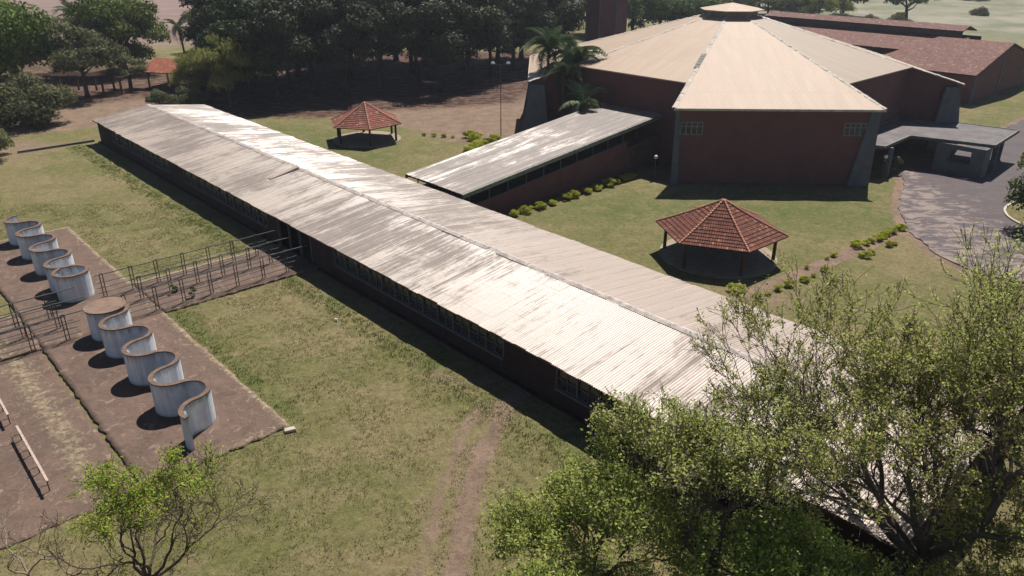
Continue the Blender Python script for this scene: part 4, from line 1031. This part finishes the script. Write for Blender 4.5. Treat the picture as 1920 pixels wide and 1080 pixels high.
# ------------------------------------------------------------------ foliage builders
def leaf_mesh(name, P, Nrm, size, mat, tone, rng, aspect=0.55, accent=None, down=0.0):
    n_ = len(P); Nrm = Nrm/ (np.linalg.norm(Nrm,axis=1,keepdims=True)+1e-9)
    r = rng.normal(size=(n_,3)); r[:,2] -= down
    t1 = np.cross(Nrm, r); t1 /= (np.linalg.norm(t1,axis=1,keepdims=True)+1e-9)
    if down: t1 = r/ (np.linalg.norm(r,axis=1,keepdims=True)+1e-9)
    t2 = np.cross(Nrm, t1); t2 /= (np.linalg.norm(t2,axis=1,keepdims=True)+1e-9)
    s = (size*rng.uniform(0.6,1.35,n_))[:,None]
    a = P-t1*s; b_ = P+t2*s*aspect+t1*s*0.1; c = P+t1*s; d = P-t2*s*aspect+t1*s*0.1
    V = np.stack([a,b_,c,d],1).reshape(-1,3); Fq = np.arange(4*n_).reshape(-1,4)
    at = {'tone':('FACE', np.clip(tone,0,1)), 'accent':('FACE', rng.uniform(0,1,n_) if accent is None else accent)}
    return np_mesh(name, V, Fq, mat, at, smooth=False)
def unit(rng, n_):
    v = rng.normal(size=(n_,3)); return v/np.linalg.norm(v,axis=1,keepdims=True)

def crown_mesh(name, mat, rng, rx, rz, zc, nlobes, nleaf, size, lobe=(0.30,0.5), flat=0.8, shell=0.75, down=0.0, aspect=0.55, gap=0.0):
    """leaves scattered through the shells of many overlapping clumps"""
    cs = []; 
    while len(cs) < nlobes:
        v = unit(rng,1)[0]*rng.uniform(0.25,0.86)**0.6
        if v[2] < -0.75: continue
        cs.append(v*np.array([rx,rx,rz]))
    cs = np.array(cs); rl = rng.uniform(*lobe, nlobes)*rx
    which = rng.choice(nlobes, nleaf, p=rl**2/np.sum(rl**2))
    d = unit(rng, nleaf); d[:,2] = np.where(d[:,2] < -0.3, -d[:,2]*0.6, d[:,2])
    rad = rl[which]*np.where(rng.uniform(size=nleaf) < shell, rng.uniform(0.82,1.08,nleaf), rng.uniform(0.2,0.9,nleaf))
    P = cs[which] + d*rad[:,None]*np.array([1,1,flat]); P[:,2] += zc
    tl = rng.uniform(0.15,0.85,nlobes)
    tone = tl[which]*0.6+rng.uniform(0,0.4,nleaf)
    Nn = d + rng.normal(0,0.45,(nleaf,3))
    return leaf_mesh(name, P, Nn, size, mat, tone, rng, aspect, down=down), cs, rl

def trunk_mesh(name, mat, rng, h, r, cs, zc, flare=1.5, nb=7):
    mb = MB(); rr = random.Random(int(rng.integers(1e6)))
    top = Vector((rr.gauss(0,0.3), rr.gauss(0,0.3), h))
    mb.tube([(0,0,-0.2),(0.05,0,h*0.12),(top.x*0.4,top.y*0.4,h*0.5),top],[r*flare,r*1.05,r*0.85,r*0.6],8)
    ids = rng.permutation(len(cs))[:nb]
    for i in ids:
        c = Vector(cs[i])+Vector((0,0,zc)); s = Vector((top.x*0.4,top.y*0.4,h*0.5)).lerp(top, rr.uniform(0.2,1.0))
        m_ = s.lerp(c,0.5)+Vector((rr.gauss(0,0.3),rr.gauss(0,0.3),-0.2*abs(rr.gauss(0,1))))
        mb.tube([s,m_,c],[r*0.45,r*0.3,r*0.10],5,False)
    return mb.mesh(name, mat, True)

KIND = {}
def make_kind(key, seed, leafmat, bark, rx, rz, zc, nl, nleaf, size, th, tr, **kw):
    out = []
    for s in range(2):
        rng = np.random.default_rng(seed+s*37)
        cm, cs, rl = crown_mesh('crown', M[leafmat], rng, rx, rz, zc, nl, nleaf, size, **kw)
        tm = trunk_mesh('trunk', M[bark], rng, th, tr, cs, zc)
        out.append((cm, tm))
    KIND[key] = out
make_kind('mango', 11, 'l_mango','barkdark', 8.0,6.0,6.6, 44,26000,0.27, 4.0,0.5, lobe=(0.26,0.42))
make_kind('grey', 21, 'l_grey','bark', 6.5,3.8,6.6, 26,7000,0.26, 5.2,0.3, lobe=(0.22,0.36), shell=0.6, flat=0.6)
make_kind('willow', 31, 'l_willow','bark', 4.5,3.8,5.6, 26,9000,0.30, 4.0,0.22, lobe=(0.25,0.42), shell=0.5, down=1.6, aspect=0.16)
make_kind('bush', 41, 'l_grey','bark', 6.0,3.4,2.9, 34,13000,0.24, 2.4,0.3, lobe=(0.24,0.38))
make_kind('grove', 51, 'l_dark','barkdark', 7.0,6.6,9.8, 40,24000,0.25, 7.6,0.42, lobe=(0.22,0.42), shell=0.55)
make_kind('haze', 61, 'l_haze','bark', 7.0,5.0,7.0, 32,14000,0.32, 4.2,0.4, lobe=(0.26,0.42))
make_kind('field', 71, 'l_mango','barkdark', 7.5,4.4,8.8, 30,8000,0.42, 5.0,0.5, lobe=(0.26,0.40))
make_kind('yellow', 81, 'l_yellow','bark', 3.6,2.6,6.2, 16,3500,0.32, 4.0,0.2, lobe=(0.28,0.45))
def tree(kind, x, y, s, label, name='broadleaf_tree', group=None, rz=None, sz=None, v=0):
    T = thing(name, label, 'tree', (x,y,0), 0, group)
    rr = random.Random(int(x*13+y*7)); rot = rr.uniform(0,6.28) if rz is None else rz
    cm, tm = KIND[kind][v%2]
    for nme, me in (('crown',cm),('trunk',tm)):
        o = meshobj(nme, me, T); o.rotation_euler = (0,0,rot); o.scale = (s,s,sz or s)
    return T
# left-hand trees
tree('mango',-83.5,128,1.15,'huge glossy dark tree filling the top left corner', sz=1.35)
tree('mango',-76,156,1.12,'tall dense dome shaped dark green tree before the ploughed field', v=1)
tree('mango',-69,190,0.86,'smaller dense dark tree beside the ploughed field right of the dome shaped one', rz=1)
tree('grey',-71.5,132,1.1,'open grey green tree with a pale trunk standing over the pergola', v=0)
tree('grey',-84,150,1.1,'dusty grey tree behind the palm at the top left', v=1)
tree('bush',-70.5,111.5,1.05,'broad rounded grey green bush tree left of the long roof end', name='bushy_tree')
tree('bush',-80,103,1.0,'grey green bush tree at the left edge below the broad one', name='bushy_tree', v=1)
tree('bush',-64.5,92.5,0.62,'small bush tree at the left edge above the lawn', name='bushy_tree', v=1)
tree('mango',-52.2,69.5,0.36,'dark leafy tree just poking in from the left edge over the serpentine wall', v=0)
tree('willow',-52.3,129,0.82,'feathery olive tree in front of the orange roofed shed', name='feathery_tree')
tree('willow',-44.6,123.5,1.12,'larger feathery olive tree right of the orange roofed shed', name='feathery_tree', v=1)
tree('grey',-67.5,139,0.60,'small round grey green tree left of the orange roofed shed', v=1)
tree('bush',-51.0,122.5,0.50,'low tangled grey shrub under the feathery trees', name='bushy_tree')
tree('bush',-56.5,125,0.33,'small dark shrub at the corner of the orange roofed shed', name='bushy_tree', v=1)
tree('bush',-62,203,0.5,'bush at the field edge behind the smaller dense dark tree', name='bushy_tree', v=1)
# dark grove
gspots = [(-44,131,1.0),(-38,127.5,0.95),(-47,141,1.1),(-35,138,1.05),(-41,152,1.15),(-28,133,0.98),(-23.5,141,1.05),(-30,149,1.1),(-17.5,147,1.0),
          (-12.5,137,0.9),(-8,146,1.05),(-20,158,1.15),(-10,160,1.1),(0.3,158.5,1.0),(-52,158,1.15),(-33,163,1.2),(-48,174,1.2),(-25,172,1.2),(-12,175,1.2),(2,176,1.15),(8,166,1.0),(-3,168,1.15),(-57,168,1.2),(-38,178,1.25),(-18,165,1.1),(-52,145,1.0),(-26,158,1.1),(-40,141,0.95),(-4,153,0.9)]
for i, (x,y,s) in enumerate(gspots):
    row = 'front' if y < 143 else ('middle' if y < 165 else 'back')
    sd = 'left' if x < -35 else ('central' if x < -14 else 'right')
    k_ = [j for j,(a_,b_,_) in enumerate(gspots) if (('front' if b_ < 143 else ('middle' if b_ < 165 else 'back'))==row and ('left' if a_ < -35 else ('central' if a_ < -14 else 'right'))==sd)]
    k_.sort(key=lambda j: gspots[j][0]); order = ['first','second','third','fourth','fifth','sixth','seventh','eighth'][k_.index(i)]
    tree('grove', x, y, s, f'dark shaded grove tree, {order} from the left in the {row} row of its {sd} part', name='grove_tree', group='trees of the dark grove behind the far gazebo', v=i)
# beyond the hall
for i, (k_, x, y, s, lab, nm, v) in enumerate([
    ('haze',27,205,1.15,'hazy green tree just right of the tower','broadleaf_tree',0),
    ('haze',38,208,1.1,'hazy green tree behind the hall roof, second right of the tower','broadleaf_tree',1),
    ('haze',48,214,0.95,'hazy green tree left of the yellow one','broadleaf_tree',0),
    ('grey',15,240,1.3,'pale leafless looking tree left of the tower top','broadleaf_tree',1),
    ('yellow',57.5,229,1.15,'yellow flowering tree left of the lantern','flowering_tree',0),
    ('haze',66,250,1.0,'dull green tree right behind the lantern','broadleaf_tree',1),
    ('grey',74,262,1.0,'grey tree right of the lantern','broadleaf_tree',0),
    ('field',84,268,0.85,'round dark tree between the lantern and the largest dark field tree','broadleaf_tree',1),
    ('haze',92,256,0.75,'low olive tree behind the tiled wing','broadleaf_tree',0),
    ('willow',101,251,1.1,'pale green feathery tree behind the tiled wing','feathery_tree',0),
    ('field',106,262,1.0,'dark tree touching the left of the largest dark field tree','broadleaf_tree',0),
    ('field',119,246,1.12,'largest dark round tree with a bare trunk at the edge of the pasture','broadleaf_tree',1),
    ('bush',96,240,0.6,'low bush behind the raised strip roof','bushy_tree',0),
    ('bush',104,236,0.5,'low bush left of the bare trunk of the largest dark field tree','bushy_tree',1),
    ('bush',88,246,0.6,'low bush behind the left end of the tiled wing','bushy_tree',1),
    ('yellow',112,236,0.5,'small light green bush below the largest dark field tree','bushy_tree',1),
    ('grey',176,312,0.8,'small lone tree standing on the pale pasture','broadleaf_tree',1),
    ('field',140,330,0.9,'dark lone tree at the top edge over the pasture','broadleaf_tree',0),
    ('grey',160,345,0.9,'grey lone tree at the top edge of the pasture','broadleaf_tree',0),
    ('haze',6,215,1.2,'dull green tree behind the palms','broadleaf_tree',1),
    ('mango',-100,150,1.2,'dark tree hidden behind the huge one in the corner','broadleaf_tree',0),
    ('haze',33,222,1.2,'hazy green tree in the second row right of the tower','broadleaf_tree',1),
    ('haze',45,228,1.2,'hazy green tree in the second row left of the yellow one','broadleaf_tree',0),
    ('haze',23,220,1.1,'hazy green tree in the second row directly behind the tower','broadleaf_tree',0),
    ('haze',72,285,1.2,'dull green tree far behind the lantern','broadleaf_tree',0),
    ('haze',88,292,1.2,'dull green tree at the top edge over the left end of the tiled wing','broadleaf_tree',1),
    ('grey',82,250,0.95,'grey bushy tree just beyond the left end of the raised strip roof','broadleaf_tree',0),
    ('haze',100,284,1.1,'dull green tree at the top edge over the middle of the tiled wing','broadleaf_tree',0),
    ('willow',93,248,1.1,'olive feathery tree left of the pale green feathery one','feathery_tree',1),
    ('haze',62,236,0.9,'dull green tree hidden mostly by the lantern','broadleaf_tree',1),
    ('grey',5,228,1.2,'grey branched tree between the grove and the tower','broadleaf_tree',0),
    ('bush',110,232,0.6,'hedge like bush beyond the raised strip roof, left of the bare trunk','bushy_tree',0),
    ('bush',150,262,0.5,'low bush alone on the near side of the pasture','bushy_tree',1),
    ]): tree(k_, x, y, s, lab, nm, v=v)
tree('bush',53.2,70.2,0.55,'dark shrub in the round kerbed bed at the right edge', name='bushy_tree', v=0)
tree('mango',50.8,67.0,0.60,'dark tree at the right edge shading the plaza', v=1)

# palms
def frond(rng, L, mat_i, droop):
    mb_v = []; n_ = 20; fs = []; tone = []
    for i in range(n_):
        t = i/(n_-1); x = L*t*(1-0.22*t*droop); z = L*(0.40*t - 0.62*droop*t*t)
        wl = 0.75*math.sin(math.pi*min(1,0.12+t*0.9))*L*0.27
        for sg in (-1,1):
            for j in range(3):
                xx = x+j*L/n_/3; b_ = len(mb_v)
                dz = -wl*rng.uniform(0.25,0.75)
                mb_v.extend([(xx,0,z),(xx+0.11,0,z+0.01),(xx+wl*0.45+rng.normal(0,0.05),sg*wl,z+dz)])
                fs.append((b_,b_+1,b_+2)); tone.append(rng.uniform(0.1,0.9))
    for i in range(n_-1):
        t = i/(n_-1); t1 = (i+1)/(n_-1); b_ = len(mb_v)
        f0 = lambda t: (L*t*(1-0.22*t*droop), L*(0.40*t-0.62*droop*t*t))
        (x0,z0),(x1,z1) = f0(t), f0(t1)
        mb_v.extend([(x0,-0.03,z0),(x0,0.03,z0+0.02),(x1,0.0,z1)]); fs.append((b_,b_+1,b_+2)); tone.append(0.9)
    return np_mesh('frond', np.array(mb_v), np.array(fs), mat_i, {'tone':('FACE',np.array(tone)),'accent':('FACE',np.zeros(len(fs)))}, smooth=False)
def palm(x, y, h, L, label, nf=22, seed=0, grp=None):
    rng = np.random.default_rng(seed); T = thing('palm_tree', label, 'palm', (x,y,0), 0, grp)
    mb = MB(); lean = rng.normal(0,0.3,2)
    pts = [(lean[0]*t*t, lean[1]*t*t, h*t) for t in np.linspace(0,1,9)]
    mb.tube(pts, [0.24-0.08*t for t in np.linspace(0,1,9)], 8); mb.build('trunk', M['bark'], T, True)
    for i in range(nf):
        dry = i >= nf-4
        me = frond(rng, L*rng.uniform(0.85,1.1), M['l_dry'] if dry and i==nf-1 else M['l_palm'], rng.uniform(1.0,1.75)+(0.5 if dry else 0))
        o = meshobj('frond', me, T); o.location = (lean[0],lean[1],h)
        o.rotation_euler = (0, R(rng.uniform(-66,18) if not dry else rng.uniform(28,50)), i*2.399+rng.normal(0,0.15))
    return T
palm(4.6,102.6,11.8,4.6,'tallest palm left of the hall, in front of its left wing', 34, 1)
palm(8.1,101.3,10.6,4.6,'palm with drooping fronds beside the hall roof edge, right of the tallest', 34, 2)
palm(6.3,98.5,9.6,4.4,'palm whose crown fills the gap between the two big palms', 20, 6)
palm(8.0,95.6,6.3,4.2,'short palm whose fronds hang over the end of the covered ramp', 20, 3)
palm(-87,162,10.5,5.0,'grey palm standing among the trees at the top left', 22, 4)
palm(-69.5,170,7.0,4.2,'palm between the dome shaped tree and the ploughed field', 20, 5)

# shrubs
rng = np.random.default_rng(77)
SHR = []
for s in range(3):
    cm, cs, rl = crown_mesh('foliage', M['l_shrub'], rng, 0.5,0.34,0.27, 18,2600,0.045, lobe=(0.32,0.5), flat=0.75)
    SHR.append(cm)
def shrub(x, y, s, label, grp, v=0, mat=None):
    o = meshobj('shrub', SHR[v%3]); o.location = (x,y,0); o.scale = (s,s*0.9,s*(0.68+0.3*((x*3.7)%1))); o.rotation_euler = (0,0,x*7+y*3)
    return tag(o, label, 'shrub', grp)
ordn = ['first','second','third','fourth','fifth','sixth','seventh','eighth','ninth','tenth','eleventh','twelfth','thirteenth','fourteenth','fifteenth','sixteenth']
for i,(x,y,s) in enumerate([(-1.3,73.1,1.0),(-0.1,74.0,1.35),(1.3,75.4,1.3),(2.6,76.5,1.0),(4.1,78.1,1.2),(4.9,78.9,1.3),(6.4,80.3,1.2),(7.7,81.5,1.25),(9.0,82.9,1.45),(9.9,83.8,1.2),(10.9,84.9,1.1),(11.8,85.9,1.2)]):
    x, y = x+1.5, y-1.65
    shrub(x,y,s*1.0,f'{ordn[i]} golden green shrub from the left in the row along the covered ramp','shrubs in the row along the covered ramp',i)
for i,(x,y,s) in enumerate([(-5.4,95.2,1.8),(-4.5,97.0,2.0),(-3.2,98.8,2.1),(-2.2,100.3,1.9),(-4.8,101.5,2.0),(-5.6,103.4,1.9)]):
    shrub(x,y,s,f'{ordn[i]} bright shrub from the near end of the cluster behind the covered ramp','shrub cluster behind the covered ramp',i)
near = [(17.3,53.9,1.75),(24.2,58.4,0.55),(26.6,60.4,0.5),(27.4,61.0,0.85),(30.3,63.2,1.5),(31.3,63.8,0.9),(32.0,64.4,0.95),(32.8,65.0,1.25),(33.5,65.5,1.1),(34.2,66.1,1.15),(34.9,66.7,1.2),(36.1,67.6,1.2)]
for i,(x,y,s) in enumerate(near): shrub(x,y,s*0.8,f'{ordn[i]} shrub from the left on the gazebo side of the worn path','shrubs along the worn path',i)
othr = [(18.6,52.7,0.95),(19.5,53.4,0.6),(20.5,54.1,0.95),(21.6,54.9,1.05),(23.1,55.8,1.05),(24.2,56.8,0.55),(25.4,57.8,0.85),(30.0,60.9,1.3),(30.9,61.7,0.9),(33.2,63.4,0.95),(33.8,63.8,0.8)]
for i,(x,y,s) in enumerate(othr): shrub(x,y,s*0.8,f'{ordn[i]} shrub from the left on the lower side of the worn path','shrubs along the worn path',i+1)
for i,(x,y,s) in enumerate([(-12.0,104.4,0.7),(-10.6,104.0,0.8),(-9.2,103.6,0.75),(-8.0,103.2,0.6)]):
    shrub(x,y,s,f'{ordn[i]} low dull shrub from the left on the lawn edge right of the far gazebo','low shrubs right of the far gazebo',i)
# shrub with white blossom by the hall's right corner
T = thing('flowering_shrub','dark shrub with white blossom under the canopy beside the hall','shrub',(43.4,86.3,0))
cm,cs,rl = crown_mesh('foliage', M['l_mango'], rng, 1.0,0.9,1.2, 14,1500,0.10, lobe=(0.3,0.5)); meshobj('foliage', cm, T)
cm,cs,rl = crown_mesh('blossom', M['l_flower'], rng, 1.0,0.8,1.5, 6,140,0.10, lobe=(0.1,0.2)); meshobj('blossom', cm, T)
for i,(u_,n_) in enumerate([(-56.9,16.9),(-55.2,17.6)]):
    p = W(u_,n_,0.1); o = meshobj('weed_clump', crown_mesh('foliage', M['l_haze'], rng, 0.3,0.42,0.42, 8,400,0.06, lobe=(0.35,0.6))[0]); o.location = p
    tag(o, ['tall green weed between the south and middle railings','smaller green weed beside the south railing'][i],'weed')

# ------------------------------------------------------------------ foreground trees: real limbs and twigs
def grow_tree(seed, h0, r0, nlimb, levels, L0, spread, upb, leafmat, nleaf_tip, leafsize, bark, lean=(0,0), leaf_r=0.35, curl=0.22, tipskip=0.0, ratio=0.80, wide=1.0, zlo=0.0, zhi=0.1, rmin=0.012):
    rr = random.Random(seed); mb = MB(); tips = []; twigs = []
    base = Vector((0,0,-0.2)); p0 = Vector((lean[0]*h0*0.5, lean[1]*h0*0.5, h0))
    mb.tube([base, base.lerp(p0,0.35)+Vector((rr.gauss(0,0.06),rr.gauss(0,0.06),0)), base.lerp(p0,0.7), p0],[r0*1.35,r0*1.05,r0*0.95,r0*0.9],10)
    stack = []
    for i in range(nlimb):
        A = 2*math.pi*i/nlimb+rr.uniform(-0.4,0.4); tilt = rr.uniform(0.55,1.15)*spread
        d = Vector((math.cos(A)*math.sin(tilt)+lean[0], math.sin(A)*math.sin(tilt)+lean[1], math.cos(tilt))).normalized()
        stack.append((p0-Vector((0,0,rr.uniform(0,0.35)*h0*0.4)), d, L0*rr.uniform(0.8,1.15), r0*0.62, 0))
    while stack:
        p, d, L, r, lv = stack.pop(); r = max(r, rmin)
        nseg = 4 if lv < levels-1 else 3
        pts = [p]; rad = [r]; q = p.copy(); dd = d.copy(); re = max(r*0.66, rmin*0.8)
        for i in range(nseg):
            dd = (dd + Vector((rr.gauss(0,curl),rr.gauss(0,curl),rr.gauss(0,curl*0.7)+upb*(0.6 if lv < 2 else 1)))).normalized()
            q = q+dd*(L/nseg); pts.append(q.copy()); rad.append(r+(re-r)*(i+1)/nseg)
        mb.tube(pts, rad, 7 if lv == 0 else (5 if lv < 3 else 3), False)
        if lv >= levels-2: twigs.append((pts, dd))
        if lv >= levels-1: continue
        k = 2 if rr.random() < 0.62 else 3
        for j in range(k):
            ax = Vector((rr.gauss(0,1),rr.gauss(0,1),rr.gauss(0,0.6))).normalized()
            ang = rr.uniform(0.28,0.72)*wide
            nd = (Matrix.Rotation(ang, 3, dd.cross(ax).normalized()) @ dd)
            stack.append((q, nd, L*ratio*rr.uniform(0.8,1.15), re*rr.uniform(0.72,0.95), lv+1))
        if lv >= 1 and rr.random() < 0.7:
            ax = Vector((rr.gauss(0,1),rr.gauss(0,1),rr.gauss(0,1))).normalized(); s = pts[2]
            nd = (Matrix.Rotation(rr.uniform(0.5,1.0), 3, dd.cross(ax).normalized()) @ dd)
            stack.append((s, nd, L*ratio*rr.uniform(0.6,0.95), re*0.6, min(lv+2, levels-1)))
    rng = np.random.default_rng(seed); P = []; tn = []
    for pts, dd in twigs:
        if rr.random() < tipskip: continue
        zf_ = min(1,max(0.05,(pts[-1].z-zlo)/(zhi-zlo)))
        if rr.random() > zf_: continue
        tone = rr.uniform(0.1,0.8); m_ = int(nleaf_tip*rr.uniform(0.3,1.6))
        for _ in range(m_):
            i = rr.randrange(1,len(pts)); a_ = pts[i-1].lerp(pts[i], rr.random())
            P.append((a_.x+rr.gauss(0,leaf_r), a_.y+rr.gauss(0,leaf_r), a_.z+rr.gauss(0,leaf_r*0.8))); tn.append(tone+rr.uniform(-0.1,0.3))
    P = np.array(P) if P else np.zeros((1,3)); tn = np.array(tn) if len(tn) else np.zeros(1)
    N_ = rng.normal(size=P.shape)+np.array([0,0,0.8])
    lm = leaf_mesh('leaves', P, N_, leafsize, M[leafmat], tn, rng, 0.5)
    bm_ = mb.mesh('branches', M[bark], True)
    return bm_, lm, len(twigs), len(P)
def near_tree(name, label, loc, rz, **kw):
    b_, l_, nt_, np_ = grow_tree(**kw)
    T = thing(name, label, 'tree', loc, rz)
    meshobj('branches', b_, T); meshobj('leaves', l_, T)
    zs = np.empty(len(b_.vertices)*3, np.float32); b_.vertices.foreach_get('co', zs); zs = zs.reshape(-1,3)
    print('NEARTREE', label[:40], nt_, np_, 'height', zs[:,2].max(), 'xr', zs[:,0].min(), zs[:,0].max(), 'yr', zs[:,1].min(), zs[:,1].max())
    return T
near_tree('spreading_tree','large sparse spreading tree at the lower right standing before the gable of the long block',(16.4,22.4,0),0.0,
          seed=3,h0=3.0,r0=0.36,nlimb=7,levels=8,L0=2.75,spread=0.80,upb=0.075,leafmat='l_tree',nleaf_tip=11,leafsize=0.068,bark='barkmid',lean=(-0.30,0.36),leaf_r=0.09,curl=0.14,tipskip=0.05,zlo=6.8,zhi=11.5)
near_tree('spreading_tree','sparse spreading tree cut by the right edge of the picture',(22.3,24.6,0),0.0,
          seed=8,h0=3.0,r0=0.27,nlimb=6,levels=8,L0=2.6,spread=0.78,upb=0.09,leafmat='l_tree',nleaf_tip=10,leafsize=0.068,bark='barkmid',lean=(-0.10,0.22),leaf_r=0.09,curl=0.14,tipskip=0.1,zlo=6.8,zhi=12)
near_tree('spreading_tree','twiggy tree with two trunks leaning over the eaves left of the largest one',(8.0,22.9,0),0.0,
          seed=12,h0=2.4,r0=0.24,nlimb=6,levels=8,L0=1.95,spread=0.78,upb=0.08,leafmat='l_tree',nleaf_tip=6,leafsize=0.066,bark='barkmid',lean=(-0.06,0.30),leaf_r=0.11,curl=0.16,tipskip=0.15,zlo=4,zhi=9,ratio=0.78)
near_tree('leafy_tree','fresh green leafy tree at the bottom centre right below the eaves',(3.0,23.2,0),0.2,
          seed=21,h0=1.2,r0=0.2,nlimb=7,levels=7,L0=1.55,spread=1.0,upb=0.05,leafmat='l_lush',nleaf_tip=12,leafsize=0.075,bark='bark',lean=(-0.05,0.0),leaf_r=0.24,curl=0.2)
near_tree('leafy_tree','second fresh green tree at the bottom between the leafy one and the large trunk',(10.2,21.8,0),1.2,
          seed=23,h0=1.2,r0=0.18,nlimb=6,levels=7,L0=1.2,spread=1.0,upb=0.03,leafmat='l_lush',nleaf_tip=12,leafsize=0.075,bark='barkmid',leaf_r=0.22,curl=0.2)
near_tree('leafy_tree','low fresh green tree at the bottom edge directly left of the large trunk',(13.4,20.4,0),2.2,
          seed=27,h0=0.9,r0=0.15,nlimb=6,levels=7,L0=1.0,spread=1.0,upb=0.03,leafmat='l_lush',nleaf_tip=16,leafsize=0.075,bark='bark',leaf_r=0.22,curl=0.2)
near_tree('spreading_tree','thin young tree in the lower right corner under the large trunks',(18.2,20.8,0),0.5,
          seed=41,h0=1.5,r0=0.14,nlimb=6,levels=7,L0=1.6,spread=0.9,upb=0.07,leafmat='l_tree',nleaf_tip=9,leafsize=0.074,bark='barkmid',leaf_r=0.14,curl=0.15,zlo=1,zhi=5)
near_tree('small_tree','small tree at the lower left with a lime green top and bare twisted limbs',(-14.6,23.2,0),0.0,
          seed=36,h0=1.5,r0=0.12,nlimb=7,levels=7,L0=1.55,spread=0.95,upb=0.07,leafmat='l_bright',nleaf_tip=13,leafsize=0.055,bark='bark',lean=(0.02,0.16),leaf_r=0.12,curl=0.30,tipskip=0.05,ratio=0.77,zlo=4.9,zhi=5.6)
near_tree('bare_sapling','leafless sapling with two forked stems at the bottom left corner',(-20.4,24.6,0),0.0,
          seed=35,h0=0.5,r0=0.07,nlimb=3,levels=4,L0=1.3,spread=0.7,upb=0.08,leafmat='l_bright',nleaf_tip=1,leafsize=0.05,bark='barkpale',leaf_r=0.12,curl=0.28,tipskip=0.8,ratio=0.7)

# ------------------------------------------------------------------ haze: one closed box of thin air around everything
mb = MB(); mb.box(-420,520,-60,700,-6,60); hz = mb.build('haze', None)
hm = bpy.data.materials.new('thin_haze'); hm.use_nodes = True; ht = hm.node_tree; ht.nodes.clear()
pv = ht.nodes.new('ShaderNodeVolumePrincipled'); ho = ht.nodes.new('ShaderNodeOutputMaterial'); ht.links.new(pv.outputs[0], ho.inputs['Volume'])
pv.inputs['Color'].default_value = (0.80,0.86,0.97,1); pv.inputs['Density'].default_value = HAZE; pv.inputs['Anisotropy'].default_value = 0.3
hz.data.materials.append(hm); tag(hz, 'thin pale haze in the air between the lawn and the far fields', None, None, 'stuff')

# ------------------------------------------------------------------ grass tufts near the camera and along edges
rng = np.random.default_rng(99)
def tufts(name, Px, Py, hmin, hmax, blades, mat, tone0, label):
    n_ = len(Px); P = np.repeat(np.stack([Px,Py,np.zeros(n_)],1), blades, 0); m_ = len(P)
    P[:,:2] += rng.normal(0,0.09,(m_,2)); h = rng.uniform(hmin,hmax,m_); a_ = rng.uniform(0,2*np.pi,m_)
    w_ = 0.02+h*0.07; d = np.stack([np.cos(a_),np.sin(a_),np.zeros(m_)],1); ln_ = rng.normal(0,0.4,(m_,2))*h[:,None]
    A_ = P-d*w_[:,None]; B_ = P+d*w_[:,None]; C_ = P.copy(); C_[:,:2] += ln_; C_[:,2] = h
    V = np.stack([A_,B_,C_],1).reshape(-1,3); V[:,2] -= 0.03
    me = np_mesh(name, V, np.arange(3*m_).reshape(-1,3), mat, {'tone':('FACE',np.clip(tone0+rng.uniform(-0.35,0.5,m_),0,1)),'accent':('FACE',rng.uniform(0,1,m_))}, smooth=False)
    return tag(meshobj(name, me), label, 'grass', None, 'stuff')
def ok(u_, n_):   # keep off slabs and buildings
    s1 = (u_>-79)&(u_<-34.9)&(n_<15.1)&(n_>-13); s2 = (u_>-61.2)&(u_<-53.8)&(n_<28)
    return ~(s1|s2|(n_>26.6))
U_ = rng.uniform(-100,-8,60000); N_ = rng.uniform(-10,26.6,60000)
k = ok(U_,N_); X_ = U_*CU-N_*SU; Y_ = U_*SU+N_*CU; dens = np.sin(X_*0.9+1.3*np.sin(Y_*0.6))*np.cos(Y_*1.1+np.sin(X_*0.8))
rut = (line_d(X_,Y_,[(-2.6,23),(-2.1,30),(-0.9,36.5)])<0.5)|(line_d(X_,Y_,[(-4.1,23),(-3.2,34.5)])<0.4)
k &= (Y_<75)&(Y_>20)&(dens>-0.35)&~rut
tufts('grass', X_[k], Y_[k], 0.03, 0.11, 4, M['l_grass'], 0.45, 'dry tufted grass of the lawn left of the long building')
U_ = np.concatenate([rng.uniform(-111,-8,2600), rng.uniform(-54,-35,200)]); N_ = np.concatenate([rng.normal(24.4,0.6,2600), rng.normal(15.5,0.3,200)])
k = ok(U_,N_)&(N_<25.3); X_ = U_*CU-N_*SU; Y_ = U_*SU+N_*CU
tufts('grass', X_[k], Y_[k], 0.04, 0.15, 6, M['l_green'], 0.4, 'taller green grass along the eaves and slab edges')
